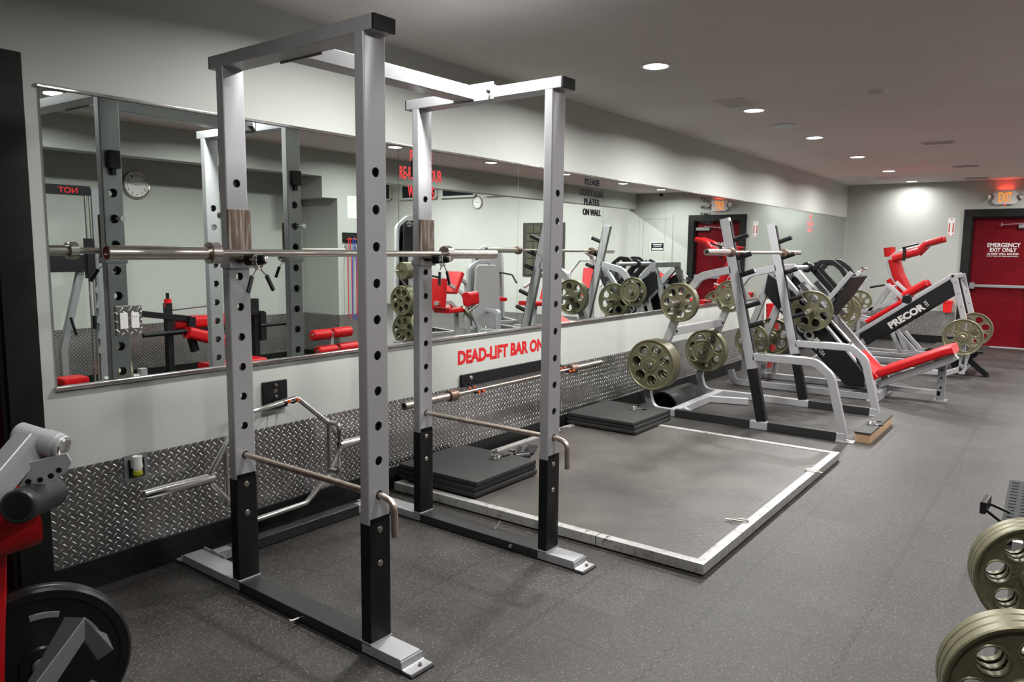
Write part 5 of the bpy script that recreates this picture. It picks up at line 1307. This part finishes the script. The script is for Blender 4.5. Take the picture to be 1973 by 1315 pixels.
# hall end wall windows
for i, (a, b) in enumerate(((-11.36, -11.9), (-9.75, -10.95), (-8.50, -9.55), (-6.95, -8.15))):
    bm = BM(); box(bm, 14.27, 14.3, b, a, 2.76, 3.2)
    w = struct('window_%d' % (i+1), bm, GLASSY)
    bm = BM()
    for y in (a, b): box(bm, 14.25, 14.3, y-0.03, y+0.03, 2.74, 3.22)
    box(bm, 14.2, 14.3, b-0.03, a+0.03, 2.72, 2.765); box(bm, 14.25, 14.3, b, a, 3.18, 3.22)
    struct('window_frame', bm, WALL_U, w)
BLK = principled('glass_block', (0.075, 0.072, 0.05), 0.2)
bm = BM(); box(bm, 14.28, 14.3, -7.06, -5.92, 0.86, 2.08); w = struct('window_5', bm, principled('dark_reveal', (0.03, 0.028, 0.022), 0.6))
bm = BM()
for i in range(5):
    for j in range(6): box(bm, 14.262, 14.285, -6.95+i*0.2, -6.77+i*0.2, 0.90+j*0.19, 1.07+j*0.19, 0.012)
struct('window_blocks', bm, BLK, w)
# posters and bands on the stub wall
t = thing('wall_notice', 'white paper notice above the hanging exercise bands, in the mirror', 'notice', (6.47, -4.05, 1.83))
bm = BM(); box(bm, -0.08, 0.08, 0, 0.002, 0, 0.275); part('sheet', bm, PAPER, t, local=True)
bm = BM()
for k in range(11): box(bm, -0.065, 0.065-0.02*(k % 3), 0.002, 0.0025, 0.03+k*0.02, 0.034+k*0.02)
part('print', bm, GREYTXT, t, local=True)
t = thing('band_rack', 'black wall board with orange pegs for exercise bands, in the mirror', 'band rack', (6.5, -4.05, 1.53))
bm = BM(); box(bm, -0.20, 0.24, 0, 0.02, 0, 0.12, 0.003); part('board', bm, BLACKM, t, local=True)
for k in range(5):
    bm = BM(); cyl(bm, (-0.15+k*0.07, 0.02, 0.03), (-0.15+k*0.07, 0.10, 0.045), 0.008, 10); part('peg', bm, ORANGE, t, local=True)
for k, (m, w, nm) in enumerate(((REDB, 0.010, 'thin red exercise band'), (BLUE, 0.012, 'blue exercise band'), (REDB, 0.014, 'wider red exercise band'), (BLUE, 0.02, 'wide blue exercise band'), (GREEN, 0.035, 'wide green exercise band'))):
    x = 6.35+k*0.07; z0 = 1.57; z1 = 0.60-0.02*(k % 2); d = 0.03+0.006*k
    y = -3.975+0.004*k
    bm = BM(); pts = []
    for s in range(9): a = PI*s/8; pts.append((x+math.cos(a)*0.014, y, z0+0.012*math.sin(a)))
    pts += [(x-0.03, y, z0-0.3), (x-d, y, z1+0.12)]
    for s in range(9): a = PI+PI*s/8; pts.append((x+math.cos(a)*0.03, y, z1+0.03+0.03*math.sin(a)))
    pts += [(x+d, y, z1+0.12), (x+0.03, y, z0-0.3)]
    sweep(bm, pts, rectprof(0.006, w, 0.002), nrm=Y1, closed=True)
    solo('exercise_band', bm, m, nm + ' hanging in a long loop on the board, in the mirror', 'exercise band', 'exercise bands on the band rack')

# smith machine at the right wall
SM = thing('smith_machine', 'black and grey smith machine with toothed posts, at the left edge of the mirror', 'smith machine', (2.7, -4.0, 0))
bm = BM(); box(bm, 2.0, 3.28, -3.99, -3.93, 1.90, 1.985, 0.004); tb = part('top_beam', bm, BLACKM, SM)
bm = text_bm('NOT', (3.17, -3.929, 1.915), NX, Z1, 0.16, 0.05, 0.001, 0.01); part('lettering', bm, REDTXT, tb, smooth=False)
bm = BM(); bar(bm, [(3.33, -3.96, 0.0), (3.33, -3.96, 1.97)], 0.07, 0.03, X1); bar(bm, [(2.0, -3.96, 0.0), (2.0, -3.96, 1.97)], 0.07, 0.03, X1); ps = part('post', bm, SILVER_D, SM)
bm = BM()
for k in range(7): prism(bm, [(0, 0), (0.035, 0.035), (0, 0.10)], 0.03, (3.295, -3.945, 0.45+k*0.14), NX, Z1)
part('teeth', bm, SILVER_D, ps)
for dx in (0.0, 0.035):
    bm = BM(); tube(bm, [(3.225+dx, -3.92, 0.12), (3.225+dx, -3.92, 1.90)], 0.0115, 12); part('guide_rod', bm, CHROME, SM)
bm = BM(); box(bm, 3.20, 3.27, -3.95, -3.88, 1.16, 1.52, 0.006); box(bm, 2.5, 3.22, -3.97, -3.90, 1.22, 1.37, 0.006); box(bm, 3.235, 3.25, -3.93, -3.88, 0.7, 0.82); part('carriage', bm, BLACKM, SM)
bm = BM(); bar(bm, [(3.16, -3.95, 1.22), (2.98, -3.95, 0.53), (2.98, -3.95, 0.03)], 0.06, 0.055, Y1); part('brace', bm, SILVER_D, SM)
bm = BM(); bar(bm, [(2.0, -3.96, 0.04), (3.5, -3.96, 0.04)], 0.08, 0.08, Z1); bar(bm, [(3.36, -4.4, 0.04), (3.36, -3.5, 0.04)], 0.07, 0.07, Z1); part('base', bm, BLACKM, SM)
bm = BM(); tube(bm, [(3.02, -3.86, 0.82), (3.06, -3.86, 0.66)], 0.012, 12); part('lever', bm, PLASTIC, SM)
bm = BM(); box(bm, 2.85, 3.06, -3.85, -3.65, 0.24, 0.31, 0.02); part('pad', bm, REDV, SM)

# black bench with red pads
BB = thing('ab_bench', 'black plate loaded bench with large red pads, behind the switch plate in the mirror', 'bench', (4.2, -3.95, 0))
bm = BM()
for x in (3.95, 4.94): bar(bm, [(x, -3.92, 0.0), (x, -3.92, 0.90)], 0.06, 0.07, X1)
bar(bm, [(3.62, -3.9, 0.82), (4.17, -3.9, 0.73)], 0.05, 0.06, Y1); bar(bm, [(4.60, -3.9, 0.80), (5.03, -3.9, 0.73)], 0.05, 0.06, Y1)
bar(bm, [(4.17, -3.88, 0.75), (4.16, -3.88, 0.55), (4.20, -3.88, 0.40)], 0.06, 0.07, Y1, rf=0.03); bar(bm, [(5.0, -3.88, 0.75), (5.0, -3.88, 0.44)], 0.06, 0.07, Y1)
bar(bm, [(3.95, -3.95, 0.60), (4.94, -3.95, 0.60)], 0.05, 0.05, Z1); bar(bm, [(3.6, -3.95, 0.035), (5.2, -3.95, 0.035)], 0.06, 0.06, Z1)
for x in (3.8, 5.0): bar(bm, [(x, -4.35, 0.035), (x, -3.6, 0.035)], 0.06, 0.06, Z1)
part('frame', bm, BLACKM, BB)
for x0, x1 in ((3.66, 4.12), (4.96, 5.44)):
    bm = BM(); tube(bm, [(x0, -3.86, 0.605), (x1, -3.86, 0.612)], 0.022, 16); part('weight_horn', bm, BLACKM, BB)
bm = BM(); tube(bm, [(3.98, -3.94, 0.83), (4.52, -3.94, 0.86)], 0.014, 12); part('link_bar', bm, SILVER_D, BB)
bm = BM(); cyl(bm, (3.953, -3.92, 0.88), (3.953, -3.92, 1.0), 0.016, 14); part('pin', bm, PLASTIC, BB)
bm = BM(); cyl(bm, (3.953, -3.92, 0.86), (3.953, -3.92, 0.94), 0.035, 20); part('red_collar', bm, REDP, BB)
bm = BM(); pad(bm, [(4.02, -4.0, 0.69), (4.85, -4.0, 0.69)], 0.2, 0.12, Y1, 0.05); pad(bm, [(4.10, -3.85, 0.60), (4.60, -3.8, 0.45)], 0.16, 0.12, Y1, 0.05); part('roller_pad', bm, REDV, BB)
bm = BM(); pad(bm, [(4.25, -3.8, 0.24), (4.9, -3.8, 0.24)], 0.26, 0.07, Y1, 0.03); part('seat', bm, REDV, BB)
# roman chair rollers
RC = thing('roman_chair', 'roman chair with four red foam rollers, low in the mirror', 'bench', (5.85, -3.72, 0))
for x0, x1, z in ((5.53, 5.79, 0.46), (5.83, 6.10, 0.465), (5.60, 5.87, 0.27), (5.91, 6.20, 0.275)):
    bm = BM(); cyl(bm, (x0, -3.70, z), (x1, -3.70, z), 0.062, 26, ch=0.012); rp = part('foam_roller', bm, REDV, RC)
    bm = BM(); lathe(bm, [(0, 0.004), (0.018, 0.003), (0.02, 0), (0, 0)], (x0, -3.70, z), NX, 16); part('washer', bm, STEEL, rp)
bm = BM(); bar(bm, [(5.81, -3.70, 0.48), (5.81, -3.70, 0.03)], 0.04, 0.035, X1); bar(bm, [(5.5, -3.72, 0.03), (6.2, -3.72, 0.03)], 0.06, 0.06, Z1); bar(bm, [(5.85, -3.72, 0.03), (5.85, -2.9+(-0.5), 0.03)], 0.05, 0.05, X1); part('frame', bm, SILVER, RC)

# plate tree in the hall
TR = thing('weight_tree', 'silver plate tree loaded with olive plates, in the mirror beside the red lettering', 'plate tree', (8.25, -4.95, 0))
bm = BM(); bar(bm, [(8.42, -4.92, 0.0), (8.42, -4.92, 1.35)], 0.08, 0.08, X1); bar(bm, [(8.05, -4.92, 0.03), (8.75, -4.92, 0.03)], 0.07, 0.06, Z1); bar(bm, [(8.4, -5.2, 0.03), (8.4, -4.6, 0.03)], 0.07, 0.06, Z1); part('post', bm, SILVER, TR)
for z in (1.13, 0.70, 0.24): horn(TR, (8.38, -4.90, z), 0.34)
for k in range(5): plate((0.13, 0.03, 0), (8.33-0.034*k, -4.90, 1.13), 'small olive plate on the top horn of the plate tree, %s from post' % ('first', 'second', 'third', 'fourth', 'fifth')[k], 'olive plates on the plate tree')
for k in range(5): plate(P45, (8.33-0.040*k, -4.90, 0.68), 'large olive plate on the middle horn of the plate tree, %s from post' % ('first', 'second', 'third', 'fourth', 'fifth')[k], 'olive plates on the plate tree', roll=0.1*k)
for k in range(4): plate(P45, (8.33-0.040*k, -4.90, 0.235), 'large olive plate on the lowest horn of the plate tree, %s from post' % ('first', 'second', 'third', 'fourth')[k], 'olive plates on the plate tree', roll=0.2*k)

# weight stack machines in the hall
def stack_machine(x, y, h, label, rz=0.0, shroud=SILVER_D, red=True):
    t = thing('weight_stack_machine', label, 'gym machine', (x, y, 0), rz)
    bm = BM()
    prism(bm, [(-0.30, 0.0), (0.30, 0.0), (0.24, h-0.05), (0.18, h), (-0.18, h), (-0.24, h-0.05)], 0.05, (0, 0.16, 0), X1, Z1, ch=0.012)
    prism(bm, [(-0.30, 0.0), (0.30, 0.0), (0.24, h-0.05), (0.18, h), (-0.18, h), (-0.24, h-0.05)], 0.05, (0, -0.11, 0), X1, Z1, ch=0.012)
    part('shroud', bm, shroud, t, local=True)
    bm = BM(); bar(bm, [(-0.34, 0.0, 0.02), (-0.30, 0, h*0.95), (-0.1, 0, h+0.06), (0.1, 0, h+0.06), (0.30, 0, h*0.95), (0.34, 0, 0.02)], 0.08, 0.06, Y1, rf=0.15); bar(bm, [(-0.34, 0.0, 0.03), (-0.34, 0.9, 0.03)], 0.07, 0.06, X1); bar(bm, [(0.34, 0.0, 0.03), (0.34, 0.9, 0.03)], 0.07, 0.06, X1); bar(bm, [(-0.34, 0.86, 0.03), (0.34, 0.86, 0.03)], 0.06, 0.06, Z1)
    bar(bm, [(0, 0.14, 0.35), (0, 0.55, 0.35), (0, 0.55, 0.03)], 0.07, 0.06, X1, rf=0.04)
    part('frame', bm, SILVER, t, local=True)
    bm = BM(); box(bm, -0.12, 0.12, -0.05, 0.10, 0.1, 0.8, 0.004); part('weight_stack', bm, BLACKM, t, local=True)
    if red:
        bm = BM(); pad(bm, [(0, 0.35, 0.47), (0, 0.75, 0.47)], 0.36, 0.07, X1, 0.03); part('seat', bm, REDV, t, local=True)
        bm = BM(); pad(bm, [(0, 0.30, 0.55), (0, 0.24, 1.0)], 0.30, 0.08, X1, 0.03); part('back_pad', bm, REDV, t, local=True)
        for s in (-1, 1):
            bm = BM(); tube(bm, [(s*0.2, 0.15, 1.0), (s*0.42, 0.35, 0.95), (s*0.42, 0.62, 0.80)], 0.018, 12, rf=0.05); part('handle', bm, PLASTIC, t, local=True)
    return t
stack_machine(9.75, -6.2, 1.95, 'black shrouded weight machine with red label, behind the rack post in the mirror', 0.3, BLACKM, True)
stack_machine(8.2, -6.0, 1.85, 'white framed cable machine beside the plate tree in the mirror', 0.9)
stack_machine(11.0, -5.6, 1.18, 'low grey shrouded weight machine in the middle of the mirror', 0.35, SILVER, False)
stack_machine(12.4, -6.6, 1.45, 'grey weight machine left of the glass block window in the mirror', 0.6)
# plate loaded curl bench with red pads in the mirror
PC = thing('seated_press_machine', 'silver seated machine with large red pads and a tilted olive plate, in the mirror', 'gym machine', (9.6, -4.75, 0))
bm = BM(); pad(bm, [(9.20, -4.85, 0.76), (9.38, -4.85, 1.08)], 0.3, 0.09, Y1, 0.035); pad(bm, [(8.80, -4.75, 0.55), (8.84, -4.75, 1.0)], 0.32, 0.08, Y1, 0.03); part('back_pad', bm, REDV, PC)
bm = BM(); pad(bm, [(8.85, -4.7, 0.50), (9.25, -4.7, 0.50)], 0.34, 0.08, Y1, 0.03); part('seat', bm, REDV, PC)
bm = BM(); pad(bm, [(9.28, -4.55, 0.66), (9.50, -4.55, 0.68)], 0.16, 0.22, Y1, 0.06); part('knee_pad', bm, REDV, PC)
bm = BM(); bar(bm, [(8.7, -4.7, 0.62), (9.05, -4.7, 0.62), (9.2, -4.7, 0.50), (9.22, -4.7, 0.03)], 0.05, 0.06, Y1, rf=0.06); bar(bm, [(8.6, -4.7, 0.03), (10.0, -4.7, 0.03)], 0.06, 0.06, Z1)
bar(bm, [(8.95, -4.8, 1.0), (9.35, -4.7, 0.75), (9.75, -4.65, 0.10)], 0.04, 0.05, Y1, rf=0.05); bar(bm, [(9.42, -4.85, 1.02), (9.62, -4.85, 0.9), (9.7, -4.85, 0.05)], 0.05, 0.05, Y1, rf=0.05); part('frame', bm, SILVER, PC)
bm = BM(); cyl(bm, (9.25, -4.6, 0.40), (9.45, -4.45, 0.58), 0.022, 14); part('weight_horn', bm, STEEL, PC)
plate((0.15, 0.03, 0), (9.30, -4.56, 0.44), 'tilted solid olive plate on the seated machine in the mirror', 'plates in the mirror', axis=(0.65, 0.5, 0.58))
# red padded machines opposite the squat rack
def pad_machine(x, y, rz, label, tall=1.3):
    t = thing('plate_loaded_machine', label, 'gym machine', (x, y, 0), rz)
    bm = BM(); bar(bm, [(-0.5, 0, 0.03), (0.5, 0, 0.03)], 0.06, 0.06, Z1); bar(bm, [(0.45, -0.35, 0.03), (0.45, 0.35, 0.03)], 0.06, 0.06, Z1); bar(bm, [(-0.45, -0.25, 0.03), (-0.45, 0.25, 0.03)], 0.06, 0.06, Z1)
    bar(bm, [(0.40, 0, 0.03), (0.30, 0, tall), (-0.1, 0, tall+0.1)], 0.07, 0.07, Y1, rf=0.1); bar(bm, [(-0.2, 0, 0.03), (-0.15, 0, 0.42)], 0.06, 0.06, Y1)
    for s in (-1, 1): bar(bm, [(0.30, s*0.28, tall-0.1), (-0.05, s*0.36, tall-0.35), (-0.15, s*0.36, 0.75)], 0.05, 0.05, Y1, rf=0.1)
    bar(bm, [(0.31, -0.3, tall-0.1), (0.31, 0.3, tall-0.1)], 0.05, 0.05, Z1)
    part('frame', bm, SILVER, t, local=True)
    bm = BM(); pad(bm, [(-0.42, 0, 0.47), (0.05, 0, 0.45)], 0.34, 0.08, Y1, 0.03); part('seat', bm, REDV, t, local=True)
    bm = BM(); pad(bm, [(0.10, 0, 0.52), (0.24, 0, 1.10)], 0.30, 0.09, Y1, 0.035); part('back_pad', bm, REDV, t, local=True)
    return t
pad_machine(11.85, -4.85, 0.3, 'silver press machine with red seat, under the glass block window in the mirror', 1.15)
pad_machine(13.4, -4.8, -0.2, 'silver press machine with leaning red pad, right of the rack post in the mirror', 1.35)
